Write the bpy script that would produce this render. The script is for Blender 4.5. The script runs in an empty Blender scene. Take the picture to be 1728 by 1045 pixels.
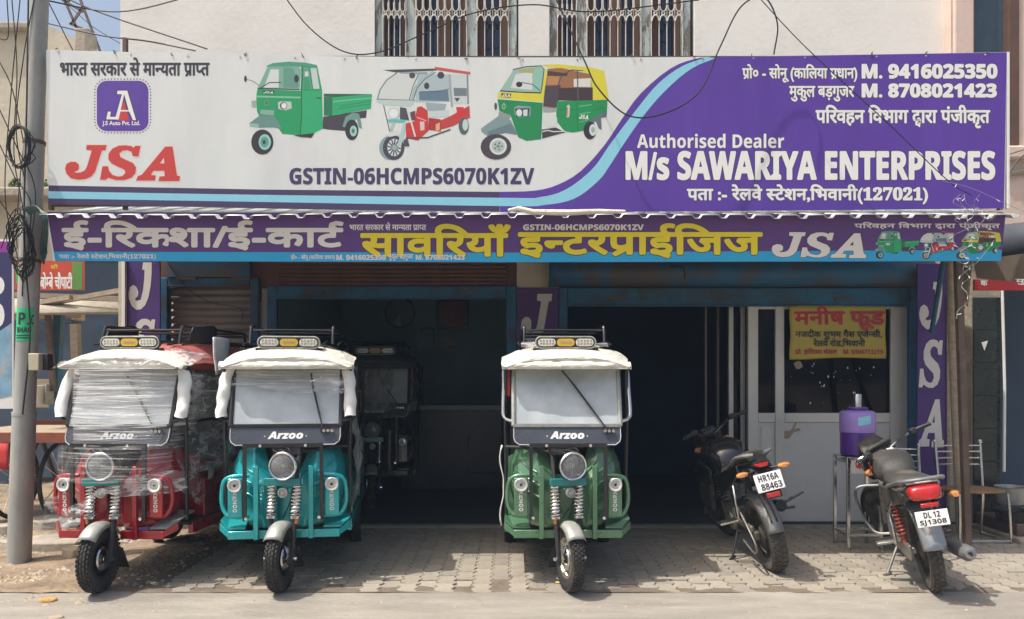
import bpy, math, random
from mathutils import Vector, Matrix
R = math.radians
random.seed(7)
scene = bpy.context.scene
col = scene.collection
# ------------------------------------------------------------------ camera, sky, sun, exposure
CAM_H, FPX, HOR = 1.55, 1300.0, 632.0
cam = bpy.data.cameras.new('camera'); cam_o = bpy.data.objects.new('camera', cam); col.objects.link(cam_o)
cam.sensor_width = 36.0; cam.lens = FPX / 1728 * 36.0; cam.shift_y = (HOR - 522.5) / 1728
cam.clip_start = 0.05; cam.clip_end = 2000
cam_o.location = (0, 0, CAM_H); cam_o.rotation_euler = (R(90), 0, 0)
scene.camera = cam_o
LDIR = Vector((0.47, 0.18, -1.0)).normalized()
world = bpy.data.worlds.new('World'); scene.world = world; world.use_nodes = True
wn = world.node_tree.nodes; wl = world.node_tree.links
sky = wn.new('ShaderNodeTexSky'); sky.sky_type = 'NISHITA'; sky.sun_disc = False
sky.sun_elevation = math.asin(-LDIR.z); sky.sun_rotation = math.atan2(-LDIR.x, -LDIR.y)
sky.air_density = 1.3; sky.dust_density = 7.0; sky.ozone_density = 1.0
wl.new(sky.outputs[0], wn['Background'].inputs[0]); wn['Background'].inputs[1].default_value = 0.15
sun = bpy.data.lights.new('sun', 'SUN'); sun.energy = 3.6; sun.angle = R(0.55); sun.color = (1.0, 0.95, 0.87)
sun_o = bpy.data.objects.new('sun', sun); col.objects.link(sun_o); sun_o.rotation_euler = LDIR.to_track_quat('-Z', 'Y').to_euler()
sun_o.location = (-6, -2, 14)
vs = scene.view_settings; vs.view_transform = 'Standard'; vs.look = 'None'; vs.gamma = 1.0; vs.use_curve_mapping = False; vs.exposure = 0.30
scene.render.engine = 'CYCLES'
scene.cycles.max_bounces = 6; scene.cycles.transparent_max_bounces = 12; scene.cycles.caustics_reflective = False; scene.cycles.caustics_refractive = False
# ------------------------------------------------------------------ helpers
def PX(px, py, d):
    """a point of the street at depth d (metres from the lens plane), located from survey coordinates"""
    return Vector(((px - 864.0) * d / FPX, d, CAM_H - (py - HOR) * d / FPX))
def gd(py): return CAM_H * FPX / (py - HOR)      # depth of a ground point
def s2l(c): return c / 12.92 if c <= 0.04045 else ((c + 0.055) / 1.055) ** 2.4
def rgb(r, g, b): return (s2l(r / 255), s2l(g / 255), s2l(b / 255), 1)
def tag(o, label=None, cat=None, group=None, kind=None):
    if label: o['label'] = label
    if cat: o['category'] = cat
    if group: o['group'] = group
    if kind: o['kind'] = kind
    return o
def thing(name, label, cat, loc=(0, 0, 0), rot=(0, 0, 0), group=None):
    o = bpy.data.objects.new(name, None); col.objects.link(o); o.empty_display_size = 0.1
    o.location = loc; o.rotation_euler = rot
    return tag(o, label, cat, group, 'thing')
def copy_tree(o, parent=None):
    c = o.copy(); col.objects.link(c); c.parent = parent
    for ch in o.children: copy_tree(ch, c)
    return c
def cr(pts, n=6, closed=False):
    P = [Vector(p) for p in pts]; m = len(P); out = []
    for i in range(m if closed else m - 1):
        p0 = P[i - 1] if (closed or i > 0) else P[0] * 2 - P[1]
        p1 = P[i]; p2 = P[(i + 1) % m]
        p3 = P[(i + 2) % m] if (closed or i + 2 < m) else P[-1] * 2 - P[-2]
        for k in range(n):
            t = k / n
            out.append(0.5 * ((2 * p1) + (p2 - p0) * t + (2 * p0 - 5 * p1 + 4 * p2 - p3) * t * t + (3 * p1 - p0 - 3 * p2 + p3) * t ** 3))
    if not closed: out.append(P[-1])
    return out
class MB:
    def __init__(s, M=None): s.v = []; s.f = []; s.M = M or Matrix()
    def add(s, vs, fs):
        o = len(s.v); M = s.M
        s.v += [tuple(M @ Vector(v)) for v in vs]; s.f += [tuple(i + o for i in f) for f in fs]; return s
    def box(s, c, size, rot=None):
        c = Vector(c); h = Vector(size) / 2
        vs = [Vector((x * h.x, y * h.y, z * h.z)) for x in (-1, 1) for y in (-1, 1) for z in (-1, 1)]
        if rot: vs = [Matrix.Rotation(rot[2], 3, 'Z') @ (Matrix.Rotation(rot[1], 3, 'Y') @ (Matrix.Rotation(rot[0], 3, 'X') @ v)) for v in vs]
        return s.add([v + c for v in vs], [(0, 1, 3, 2), (4, 6, 7, 5), (0, 4, 5, 1), (2, 3, 7, 6), (0, 2, 6, 4), (1, 5, 7, 3)])
    def b2(s, a, b):
        return s.box([(a[i] + b[i]) / 2 for i in range(3)], [abs(b[i] - a[i]) for i in range(3)])
    def bar(s, a, b, w, h, up=(0, 0, 1)):
        a = Vector(a); b = Vector(b); t = (b - a).normalized(); up = Vector(up)
        if abs(t.dot(up)) > 0.98: up = Vector((0, 1, 0))
        x = t.cross(up).normalized() * w / 2; y = x.cross(t).normalized() * h / 2
        vs = [p + i * x + j * y for p in (a, b) for i, j in ((-1, -1), (1, -1), (1, 1), (-1, 1))]
        return s.add(vs, [(3, 2, 1, 0), (4, 5, 6, 7), (0, 1, 5, 4), (1, 2, 6, 5), (2, 3, 7, 6), (3, 0, 4, 7)])
    def tube(s, pts, r, n=8, closed=False, caps=True):
        P = [Vector(p) for p in pts]; m = len(P); rr = r if isinstance(r, (list, tuple)) else [r] * m
        T = []
        for i in range(m):
            a = P[i - 1] if (closed or i > 0) else P[i]; b = P[(i + 1) % m] if (closed or i < m - 1) else P[i]
            d = b - a; T.append(d.normalized() if d.length > 1e-9 else Vector((0, 0, 1)))
        nrm = T[0].orthogonal().normalized(); vs = []
        for i in range(m):
            nrm = (nrm - T[i] * nrm.dot(T[i])); nrm = nrm.normalized() if nrm.length > 1e-6 else T[i].orthogonal().normalized()
            bn = T[i].cross(nrm)
            vs += [P[i] + rr[i] * (math.cos(2 * math.pi * k / n) * nrm + math.sin(2 * math.pi * k / n) * bn) for k in range(n)]
        fs = []
        for i in range(m if closed else m - 1):
            j = (i + 1) % m
            fs += [(i * n + k, i * n + (k + 1) % n, j * n + (k + 1) % n, j * n + k) for k in range(n)]
        if caps and not closed: fs += [tuple(range(n - 1, -1, -1)), tuple((m - 1) * n + k for k in range(n))]
        return s.add(vs, fs)
    def lathe(s, prof, c=(0, 0, 0), axis=(0, 0, 1), n=20, a0=0, a1=2 * math.pi, close=False):
        ax = Vector(axis).normalized(); u = ax.orthogonal().normalized()
        if abs(ax.x) > 0.9: u = Vector((0, 0, 1))
        elif abs(ax.y) > 0.9: u = Vector((1, 0, 0))
        w = ax.cross(u); c = Vector(c); full = abs(a1 - a0 - 2 * math.pi) < 1e-6; m = n if full else n + 1; k = len(prof)
        vs = []
        for i in range(m):
            a = a0 + (a1 - a0) * i / n; d = math.cos(a) * u + math.sin(a) * w
            vs += [c + d * p[0] + ax * p[1] for p in prof]
        fs = []
        for i in range(n):
            j = (i + 1) % m
            for q in range(k if close else k - 1):
                r_ = (q + 1) % k
                fs.append((i * k + q, j * k + q, j * k + r_, i * k + r_))
        return s.add(vs, fs)
    def prism(s, poly, vec):
        P = [Vector(p) for p in poly]; v = Vector(vec); m = len(P)
        return s.add(P + [p + v for p in P], [tuple(range(m)), tuple(range(2 * m - 1, m - 1, -1))] + [(i, i + m, (i + 1) % m + m, (i + 1) % m) for i in range(m)])
    def grid(s, fn, nu, nv, cu=False):
        vs = [fn(i / nu, j / nv) for j in range(nv + 1) for i in range(nu + (0 if cu else 1))]; w = nu + (0 if cu else 1)
        return s.add(vs, [(j * w + i, j * w + (i + 1) % w, (j + 1) * w + (i + 1) % w, (j + 1) * w + i) for j in range(nv) for i in range(nu)])
    def loft(s, rings, caps=True):
        n = len(rings[0]); vs = [p for r in rings for p in r]; fs = []
        for i in range(len(rings) - 1):
            fs += [(i * n + k, i * n + (k + 1) % n, (i + 1) * n + (k + 1) % n, (i + 1) * n + k) for k in range(n)]
        if caps: fs += [tuple(range(n - 1, -1, -1)), tuple((len(rings) - 1) * n + k for k in range(n))]
        return s.add(vs, fs)
    def face(s, pts): return s.add(pts, [tuple(range(len(pts)))])
    def build(s, name, mat, parent=None, smooth=38, bev=0, solid=0, loc=None, sub=0):
        me = bpy.data.meshes.new(name); me.from_pydata(s.v, [], s.f); me.validate()
        import bmesh
        bm = bmesh.new(); bm.from_mesh(me); bmesh.ops.recalc_face_normals(bm, faces=bm.faces); bm.to_mesh(me); bm.free()
        if smooth: me.shade_smooth(); me.set_sharp_from_angle(angle=R(smooth))
        me.materials.append(mat)
        o = bpy.data.objects.new(name, me); col.objects.link(o); o.parent = parent
        if loc is not None: o.location = loc
        if solid: m = o.modifiers.new('solid', 'SOLIDIFY'); m.thickness = solid; m.offset = 0
        if sub: m = o.modifiers.new('sub', 'SUBSURF'); m.levels = sub; m.render_levels = sub
        if bev:
            m = o.modifiers.new('bevel', 'BEVEL'); m.width = bev; m.segments = 2; m.limit_method = 'ANGLE'; m.angle_limit = R(40)
        return o
def one(mb, name, mat, label, cat, group=None, **k):
    return tag(mb.build(name, mat, None, **k), label, cat, group)
def rrect(w, h, r, n=4, cx=0, cy=0):
    out = []
    for qx, qy, a in ((1, 1, 0), (-1, 1, 90), (-1, -1, 180), (1, -1, 270)):
        for k in range(n + 1):
            t = R(a + 90 * k / n); out.append((cx + qx * (w / 2 - r) + r * math.cos(t), cy + qy * (h / 2 - r) + r * math.sin(t)))
    return out
# ------------------------------------------------------------------ materials
def mat(name, c, rough=0.6, metal=0.0, var=0.0, vscale=6.0, bump=0.0, bscale=40.0, coat=0.0, dirt=None, spec=0.5, stretch=None, dscale=3.0, dlo=0.5, dhi=0.72):
    m = bpy.data.materials.new(name); m.use_nodes = True; nt = m.node_tree; N = nt.nodes; L = nt.links; b = N['Principled BSDF']
    if len(c) == 3: c = (*c, 1)
    b.inputs['Base Color'].default_value = c; b.inputs['Roughness'].default_value = rough; b.inputs['Metallic'].default_value = metal
    b.inputs['Coat Weight'].default_value = coat; b.inputs['Coat Roughness'].default_value = 0.08; b.inputs['Specular IOR Level'].default_value = spec
    if var or bump or dirt:
        tc = N.new('ShaderNodeTexCoord'); mp = N.new('ShaderNodeMapping'); L.new(tc.outputs['Object'], mp.inputs[0])
        if stretch: mp.inputs['Scale'].default_value = stretch
    src = None
    if var:
        n = N.new('ShaderNodeTexNoise'); n.inputs['Scale'].default_value = vscale; n.inputs['Detail'].default_value = 6; n.inputs['Roughness'].default_value = 0.62; L.new(mp.outputs[0], n.inputs['Vector'])
        mr = N.new('ShaderNodeMapRange'); mr.inputs[1].default_value = 0.25; mr.inputs[2].default_value = 0.75; mr.inputs[3].default_value = 1 - var; mr.inputs[4].default_value = 1 + var; L.new(n.outputs[0], mr.inputs[0])
        mx = N.new('ShaderNodeMix'); mx.data_type = 'RGBA'; mx.blend_type = 'MULTIPLY'; mx.inputs[0].default_value = 1; mx.inputs[6].default_value = c; L.new(mr.outputs[0], mx.inputs[7]); src = mx.outputs[2]
        L.new(src, b.inputs['Base Color'])
        rr = N.new('ShaderNodeMapRange'); rr.inputs[3].default_value = max(0.02, rough - 0.12); rr.inputs[4].default_value = min(1, rough + 0.12); L.new(n.outputs[0], rr.inputs[0]); L.new(rr.outputs[0], b.inputs['Roughness'])
    if dirt:
        n2 = N.new('ShaderNodeTexNoise'); n2.inputs['Scale'].default_value = dscale; n2.inputs['Detail'].default_value = 9; n2.inputs['Roughness'].default_value = 0.7; L.new(mp.outputs[0], n2.inputs['Vector'])
        m2 = N.new('ShaderNodeMapRange'); m2.inputs[1].default_value = dlo; m2.inputs[2].default_value = dhi; m2.inputs[4].default_value = 0.85; L.new(n2.outputs[0], m2.inputs[0])
        x2 = N.new('ShaderNodeMix'); x2.data_type = 'RGBA'; x2.inputs[6].default_value = c; x2.inputs[7].default_value = (*dirt[:3], 1); L.new(m2.outputs[0], x2.inputs[0])
        if src: L.new(src, x2.inputs[6])
        L.new(x2.outputs[2], b.inputs['Base Color'])
    if bump:
        n3 = N.new('ShaderNodeTexNoise'); n3.inputs['Scale'].default_value = bscale; n3.inputs['Detail'].default_value = 5; L.new(mp.outputs[0], n3.inputs['Vector'])
        bp = N.new('ShaderNodeBump'); bp.inputs['Strength'].default_value = bump; bp.inputs['Distance'].default_value = 0.02; L.new(n3.outputs[0], bp.inputs['Height']); L.new(bp.outputs[0], b.inputs['Normal'])
    return m
def film(name, c=(0.92, 0.92, 0.91), lo=0.12, hi=0.75, scale=8.0, stretch=(1, 1, 1), rough=0.18, bump=0.6, r0=0.36, r1=0.68, crease=False):
    """clear wrapping film: mostly see-through, with milky streaks that double as painted highlights, and shiny creases"""
    m = bpy.data.materials.new(name); m.use_nodes = True; nt = m.node_tree; N = nt.nodes; L = nt.links; b = N['Principled BSDF']; out = N['Material Output']
    b.inputs['Base Color'].default_value = (*c, 1); b.inputs['Roughness'].default_value = rough; b.inputs['Specular IOR Level'].default_value = 0.8
    tc = N.new('ShaderNodeTexCoord'); mp = N.new('ShaderNodeMapping'); mp.inputs['Scale'].default_value = stretch; L.new(tc.outputs['Object'], mp.inputs[0])
    n = N.new('ShaderNodeTexNoise'); n.inputs['Scale'].default_value = scale; n.inputs['Detail'].default_value = 5; n.inputs['Distortion'].default_value = 0.6; L.new(mp.outputs[0], n.inputs['Vector'])
    mr = N.new('ShaderNodeMapRange'); mr.inputs[1].default_value = r0; mr.inputs[2].default_value = r1; mr.inputs[3].default_value = lo; mr.inputs[4].default_value = hi; src = n.outputs[0]
    if crease:          # thin bright folds where the noise crosses its middle
        sb = N.new('ShaderNodeMath'); sb.operation = 'SUBTRACT'; sb.inputs[1].default_value = .5; L.new(src, sb.inputs[0]); ab = N.new('ShaderNodeMath'); ab.operation = 'ABSOLUTE'; L.new(sb.outputs[0], ab.inputs[0]); src = ab.outputs[0]
        mr.inputs[1].default_value = 0.0; mr.inputs[2].default_value = .05; mr.inputs[3].default_value = hi; mr.inputs[4].default_value = lo
    L.new(src, mr.inputs[0])
    bp = N.new('ShaderNodeBump'); bp.inputs['Strength'].default_value = bump; bp.inputs['Distance'].default_value = 0.03; L.new(n.outputs[0], bp.inputs['Height']); L.new(bp.outputs[0], b.inputs['Normal'])
    t = N.new('ShaderNodeBsdfTransparent'); ms = N.new('ShaderNodeMixShader'); L.new(mr.outputs[0], ms.inputs[0]); L.new(t.outputs[0], ms.inputs[1]); L.new(b.outputs[0], ms.inputs[2]); L.new(ms.outputs[0], out.inputs[0])
    return m
def glass(name, tint, opac, rough=0.03, base=(0.5, 0.55, 0.58), var=0.1):
    """sheet glass: a see-through layer under a dusty, reflecting one"""
    m = bpy.data.materials.new(name); m.use_nodes = True; nt = m.node_tree; N = nt.nodes; L = nt.links; b = N['Principled BSDF']; out = N['Material Output']
    b.inputs['Base Color'].default_value = (*base, 1); b.inputs['Roughness'].default_value = rough; b.inputs['Coat Weight'].default_value = 1.0; b.inputs['Coat Roughness'].default_value = 0.02
    t = N.new('ShaderNodeBsdfTransparent'); t.inputs[0].default_value = (*tint, 1)
    tc = N.new('ShaderNodeTexCoord'); n = N.new('ShaderNodeTexNoise'); n.inputs['Scale'].default_value = 4; n.inputs['Detail'].default_value = 8; L.new(tc.outputs['Object'], n.inputs['Vector'])
    mr = N.new('ShaderNodeMapRange'); mr.inputs[1].default_value = .3; mr.inputs[2].default_value = .7; mr.inputs[3].default_value = max(0, opac - var); mr.inputs[4].default_value = min(1, opac + var); L.new(n.outputs[0], mr.inputs[0])
    ms = N.new('ShaderNodeMixShader'); L.new(mr.outputs[0], ms.inputs[0]); L.new(t.outputs[0], ms.inputs[1]); L.new(b.outputs[0], ms.inputs[2]); L.new(ms.outputs[0], out.inputs[0])
    return m
# ------------------------------------------------------------------ lettering
_gl = {}
def _glyph(ch):
    if ch in _gl: return _gl[ch]
    def mk(body):
        c = bpy.data.curves.new('tmp', 'FONT'); c.body = body; c.size = 1; c.resolution_u = 4; c.fill_mode = 'FRONT'
        o = bpy.data.objects.new('tmp', c); me = bpy.data.meshes.new_from_object(o); me.calc_loop_triangles()
        V = [tuple(v.co)[:2] for v in me.vertices]; T = [tuple(t.vertices) for t in me.loop_triangles]
        bpy.data.objects.remove(o); bpy.data.curves.remove(c); bpy.data.meshes.remove(me); return V, T
    if '_l' not in _gl: _gl['_l'] = max(v[0] for v in mk('l' * 9)[0])
    V, T = mk(ch) if ch.strip() else ([], [])
    adv = max(v[0] for v in mk(ch + 'l' * 9)[0]) - _gl['_l']
    tris = [[V[i] for i in t] for t in T]
    _gl[ch] = (tris, adv); return _gl[ch]
def _clip(tris, x1):
    out = []
    for t in tris:
        p = []
        for i in range(3):
            a = t[i]; b = t[(i + 1) % 3]
            if a[0] <= x1: p.append(a)
            if (a[0] - x1) * (b[0] - x1) < 0:
                k = (x1 - a[0]) / (b[0] - a[0]); p.append((x1, a[1] + k * (b[1] - a[1])))
        for i in range(1, len(p) - 1): out.append([p[0], p[i], p[i + 1]])
    return out
def _stroke(pts, w):
    out = []
    for a, b in zip(pts, pts[1:]):
        a = Vector(a); b = Vector(b); t = (b - a).normalized(); n = Vector((-t.y, t.x)) * w / 2; a2 = a - t * w * 0.2; b2 = b + t * w * 0.2
        q = [tuple(a2 + n), tuple(b2 + n), tuple(b2 - n), tuple(a2 - n)]; out += [[q[0], q[1], q[2]], [q[0], q[2], q[3]]]
    return out
CONS = set(chr(c) for c in range(0x915, 0x93A)); MAT = set(chr(c) for c in range(0x93E, 0x94D)) | set('\u0901\u0902\u0903\u093c')
def shape_text(s):
    """lay out a line, with the half letters, reph and rakar of Devanagari built from plain letters"""
    out = []; x = 0; i = 0; H = '\u094d'
    def put(tris, dx=0, dy=0, sc=1): out.extend([[(p[0] * sc + x + dx, p[1] * sc + dy) for p in t] for t in tris])
    while i < len(s):
        c = s[i]
        if c in CONS:
            cl = [c]; i += 1
            while i + 1 < len(s) and s[i] == H and s[i + 1] in CONS: cl.append(s[i + 1]); i += 2
            ms = []
            while i < len(s) and s[i] in MAT: ms.append(s[i]); i += 1
            reph = len(cl) > 1 and cl[0] == 'र'
            if reph: cl = cl[1:]
            rak = len(cl) > 1 and cl[-1] == 'र'
            if rak: cl = cl[:-1]
            if 'ि' in ms: g, a = _glyph('ि'); put(g); x += a
            if cl[:2] == ['द', 'व']:
                g, a = _glyph('द'); put(g); g2, a2 = _glyph('व'); put(g2, a * 0.35, -0.2, 0.55); x += a
            else:
                for h in cl[:-1]:
                    g, a = _glyph(h); k = 0.10 if h == 'क' else 0.19; put(_clip(g, a - k)); x += a - k
                g, a = _glyph(cl[-1]); put(g)
                if rak: put(_stroke([(a - 0.15, 0.2), (a - 0.42, -0.02)], 0.07))
                x += a
            for q in ms:
                if q == 'ि': continue
                g, a2 = _glyph(q); put(g); x += a2
            if reph: put(_stroke([(-0.12, 0.6), (-0.2, 0.7), (-0.19, 0.79), (-0.1, 0.84), (0.0, 0.81)], 0.07))
        else:
            g, a = _glyph(c); put(g); x += a; i += 1
    return out
def SB(s, kind='b'):
    """plain letters and digits as sans bold (b), serif bold (s) or sans bold italic (i) letter forms"""
    up, lo, dg = {'b': (0x1D5D4, 0x1D5EE, 0x1D7EC), 's': (0x1D400, 0x1D41A, 0x1D7CE), 'i': (0x1D63C, 0x1D656, 0x1D7EC)}[kind]; o = ''
    for ch in s:
        if 'A' <= ch <= 'Z': o += chr(up + ord(ch) - 65)
        elif 'a' <= ch <= 'z': o += chr(lo + ord(ch) - 97)
        elif '0' <= ch <= '9': o += chr(dg + ord(ch) - 48)
        else: o += ch
    return o
def lettering(s, place, rect, m, parent, bold=0.0, name='lettering', outline=None, raw=None, step=0.00002):
    """flat letters filling rect=(x0,y0,x1,y1); place(x,y,lift) gives the point on the carrying surface"""
    tris = raw if raw else shape_text(s)
    xs = [p[0] for t in tris for p in t]; ys = [p[1] for t in tris for p in t]
    x0, x1, y0, y1 = min(xs), max(xs), min(ys), max(ys)
    X0, Y0, X1, Y1 = rect
    fx = lambda p: (X0 + (p[0] - x0) / (x1 - x0) * (X1 - X0), Y1 - (p[1] - y0) / (y1 - y0) * (Y1 - Y0))
    T = [[fx(p) for p in t] for t in tris]
    def mk(rad, lift0, nm, mm, par):
        offs = [(0, 0)]
        if rad: offs += [(rad * a, rad * b) for a, b in ((1, 0), (-1, 0), (0, 1), (0, -1), (.75, .75), (-.75, .75), (.75, -.75), (-.75, -.75))]
        mb = MB()
        for k, (ox, oy) in enumerate(offs):
            vs = []; fs = []
            for t in T:
                b = len(vs); vs += [place(p[0] + ox, p[1] + oy, lift0 + k * step) for p in t]; fs.append((b, b + 1, b + 2))
            mb.add(vs, fs)
        me = bpy.data.meshes.new(nm); me.from_pydata(mb.v, [], mb.f); me.materials.append(mm)
        o = bpy.data.objects.new(nm, me); col.objects.link(o); o.parent = par; return o
    l = 0.0012
    if outline: mk(bold + outline[1], 0.0008, name + '_outline', outline[0], parent); l = 0.0012
    return mk(bold, l, name, m, parent)
def rebase(t, loc):
    """put a thing's own origin at its base while its parts keep their place"""
    loc = Vector(loc); t.location = loc
    for ch in t.children: ch.matrix_parent_inverse = Matrix.Translation(-loc)
    return t
m_road = mat('dusty_road', (0.30, 0.275, 0.235), 0.95, var=0.2, vscale=5, bump=0.7, bscale=50, dirt=(0.20, 0.185, 0.16), dscale=2.2, dlo=0.44, dhi=0.7, stretch=(.35, 1.3, 1))
m_dirt = mat('dry_dirt', (0.265, 0.20, 0.135), 0.98, var=0.4, vscale=5, bump=1.0, bscale=22, dirt=(0.12, 0.09, 0.063), dscale=2.8, dlo=.45, dhi=.68)
m_sand = mat('joint_sand', (0.17, 0.14, 0.105), 1.0, var=0.3, vscale=9, bump=0.6, bscale=80)
m_paver = [mat('paver_a', (0.33, 0.295, 0.24), 0.93, var=0.16, vscale=9, bump=0.35, bscale=70, dirt=(0.205, 0.175, 0.135), dscale=5, dlo=.48, dhi=.75),
           mat('paver_b', (0.29, 0.262, 0.22), 0.93, var=0.18, vscale=7, bump=0.35, bscale=70, dirt=(0.19, 0.165, 0.13), dscale=5, dlo=.46, dhi=.72),
           mat('paver_c', (0.35, 0.315, 0.26), 0.93, var=0.14, vscale=11, bump=0.35, bscale=70, dirt=(0.22, 0.19, 0.15), dscale=4, dlo=.5, dhi=.78)]
m_conc = mat('worn_concrete', (0.36, 0.32, 0.26), 0.95, var=0.22, vscale=5, bump=0.5, bscale=30, dirt=(0.22, 0.19, 0.15))
m_cream = mat('cream_plaster', (0.79, 0.77, 0.73), 0.9, var=0.05, vscale=2, bump=0.12, bscale=25, dirt=(0.66, 0.63, 0.58), dscale=1.3, dlo=0.5, dhi=0.8)
m_pink = mat('pink_plaster', (0.66, 0.52, 0.45), 0.9, var=0.06, vscale=2, bump=0.15, bscale=25, dirt=(0.5, 0.4, 0.34), dscale=1.5)
m_oldcream = mat('stained_plaster', (0.56, 0.51, 0.40), 0.93, var=0.12, vscale=2, bump=0.35, bscale=14, dirt=(0.36, 0.32, 0.25), dscale=1.4, dlo=0.48, dhi=0.8)
m_blue = mat('blue_paint', (0.02, 0.125, 0.24), 0.6, var=0.22, vscale=5, bump=0.1, dirt=(0.05, 0.065, 0.075), dscale=4, dlo=.45, dhi=.62)
m_bluerust = mat('blue_paint_rusted', (0.02, 0.12, 0.24), 0.6, var=0.2, vscale=3, dirt=(0.10, 0.075, 0.055), dscale=1.7, dlo=0.46, dhi=0.58)
m_slat = mat('shutter_steel', (0.20, 0.185, 0.165), 0.5, 0.3, var=0.18, vscale=6, dirt=(0.12, 0.10, 0.085), dscale=3)
m_slatr = mat('shutter_rust', (0.15, 0.075, 0.055), 0.65, 0.1, var=0.25, vscale=6)
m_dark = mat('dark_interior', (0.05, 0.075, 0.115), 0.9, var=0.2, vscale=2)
m_green_wall = mat('green_distemper', (0.20, 0.34, 0.38), 0.9, var=0.12, vscale=2)
m_gloom_wall = mat('navy_gloom', (0.028, 0.065, 0.15), 0.9, var=0.15, vscale=2)  # navy put in for the blue gloom of the unlit right-hand room
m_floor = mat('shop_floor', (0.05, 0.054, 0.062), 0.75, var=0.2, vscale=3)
m_alu = mat('brushed_aluminium', (0.62, 0.61, 0.58), 0.42, 0.35, var=0.06, vscale=5, dirt=(0.42, 0.40, 0.36), dscale=4, dlo=0.55, dhi=0.85)
m_panel = mat('laminate_panel', (0.58, 0.575, 0.56), 0.5, var=0.05, vscale=3, dirt=(0.44, 0.42, 0.39), dscale=2.2, dlo=0.55, dhi=0.85)
m_tint = glass('tinted_glass', (0.10, 0.14, 0.2), 0.22, 0.05, (0.008, 0.013, 0.024))
m_window = glass('window_glass', (0.1, 0.13, 0.2), 0.6, 0.08, (0.012, 0.03, 0.07))
m_galv = mat('galvanised_sheet', (0.40, 0.43, 0.43), 0.55, 0.5, var=0.15, vscale=6, dirt=(0.35, 0.33, 0.30), dscale=5)
m_steel = mat('stainless_steel', (0.62, 0.61, 0.58), 0.22, 1.0, var=0.08, vscale=10)
m_chrome = mat('chrome', (0.72, 0.72, 0.72), 0.12, 1.0)
m_iron = mat('brown_iron', (0.125, 0.085, 0.07), 0.7, 0.2, var=0.2, vscale=7, dirt=(0.2, 0.16, 0.13), dscale=6)
m_black = mat('black_paint', (0.012, 0.012, 0.014), 0.35, var=0.2, vscale=8, coat=0.3)
m_blackm = mat('black_plastic', (0.022, 0.022, 0.024), 0.6, var=0.2, vscale=8)
m_rubber = mat('tyre_rubber', (0.035, 0.033, 0.032), 0.85, var=0.3, vscale=9, dirt=(0.16, 0.13, 0.095), dscale=5, dlo=0.5, dhi=0.85)
m_wood = mat('old_wood', (0.23, 0.155, 0.095), 0.85, var=0.3, vscale=5, stretch=(1, 8, 8), bump=0.3)
m_greywood = mat('weathered_wood', (0.33, 0.27, 0.20), 0.9, var=0.3, vscale=5, stretch=(1, 7, 7), bump=0.3)
m_peel = mat('peeling_paint', (0.44, 0.50, 0.48), 0.85, var=0.12, vscale=9, stretch=(1.4, 1, .35), dirt=(0.14, 0.105, 0.085), dscale=11, dlo=0.5, dhi=0.56)
m_brownsh = mat('brown_shutter', (0.115, 0.062, 0.045), 0.7, var=0.25, vscale=6)
m_grille = mat('grille_paint', (0.62, 0.58, 0.53), 0.6, var=0.15, vscale=12)
m_wire = mat('black_cable', (0.018, 0.018, 0.02), 0.6)
m_white = mat('white_paint', (0.78, 0.78, 0.76), 0.5, var=0.05)
m_purple = mat('purple_print', (0.105, 0.045, 0.335), 0.42, var=0.13, vscale=2.2, stretch=(1, 1, .22), bump=0.55, bscale=2.6)  # vertical tone bands painted in for shading of the flex wrinkles
m_purpled = mat('dark_purple_print', (0.095, 0.036, 0.185), 0.5, var=0.12, vscale=2)
m_sky_print = mat('light_blue_print', (0.26, 0.60, 0.74), 0.5, var=0.04)
m_cyan = mat('cyan_print', (0.016, 0.36, 0.66), 0.5, var=0.05)
m_flex = mat('white_flex', (0.685, 0.715, 0.70), 0.42, var=0.07, vscale=2.2, stretch=(1, 1, .22), bump=0.55, bscale=2.6, dirt=(0.58, 0.60, 0.60), dscale=0.9, dlo=0.5, dhi=0.8)  # soft upright bands in the white stand in for wrinkle shadows
m_ink = mat('black_print', (0.03, 0.026, 0.045), 0.5)
m_indigo = mat('indigo_print', (0.058, 0.038, 0.115), 0.5, var=0.05)
m_red = mat('red_print', (0.56, 0.045, 0.04), 0.5)
m_wprint = mat('white_print', (0.80, 0.80, 0.78), 0.5)
m_cprint = mat('grey_white_print', (0.70, 0.67, 0.64), 0.5)
m_yprint = mat('yellow_print', (0.74, 0.60, 0.025), 0.5)
m_tan = mat('cardboard_tan', (0.36, 0.29, 0.2), 0.9, var=0.2)
# ------------------------------------------------------------------ ground
def sheet(name, x0, x1, y0, y1, z, m, n=1, amp=0.0, sc=3.0):
    from mathutils import noise
    def f(u, v):
        x = x0 + (x1 - x0) * u; y = y0 + (y1 - y0) * v
        return (x, y, z + (amp * noise.noise(Vector((x * sc, y * sc, 3.1))) if amp else 0))
    return tag(MB().grid(f, n, n).build(name, m), kind='structure')
sheet('ground', -120, 120, -120, 120, -0.20, m_dirt)
from mathutils import noise as mnoise
def road_fn(u, v):
    x = -30 + 60 * u; y = -12 + v * 12 / .5 if v < .5 else 5.0 * (v - .5) / .25 if v < .75 else 5.0 + .50 * (v - .75) / .25
    q = min(1, max(0, (y - 5.32) / .16)); e = mnoise.noise(Vector((x * 2.3, 0, 0))) + .6 * mnoise.noise(Vector((x * 9, 2, 0)))
    return (x, y + .03 * e * (v > .97), -.020 + q * (.0185 + .005 * e) + .003 * mnoise.noise(Vector((x * 7, y * 7, 1))) * (v > .7))
tag(MB().grid(road_fn, 900, 36).build('road', m_road), kind='structure')
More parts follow.
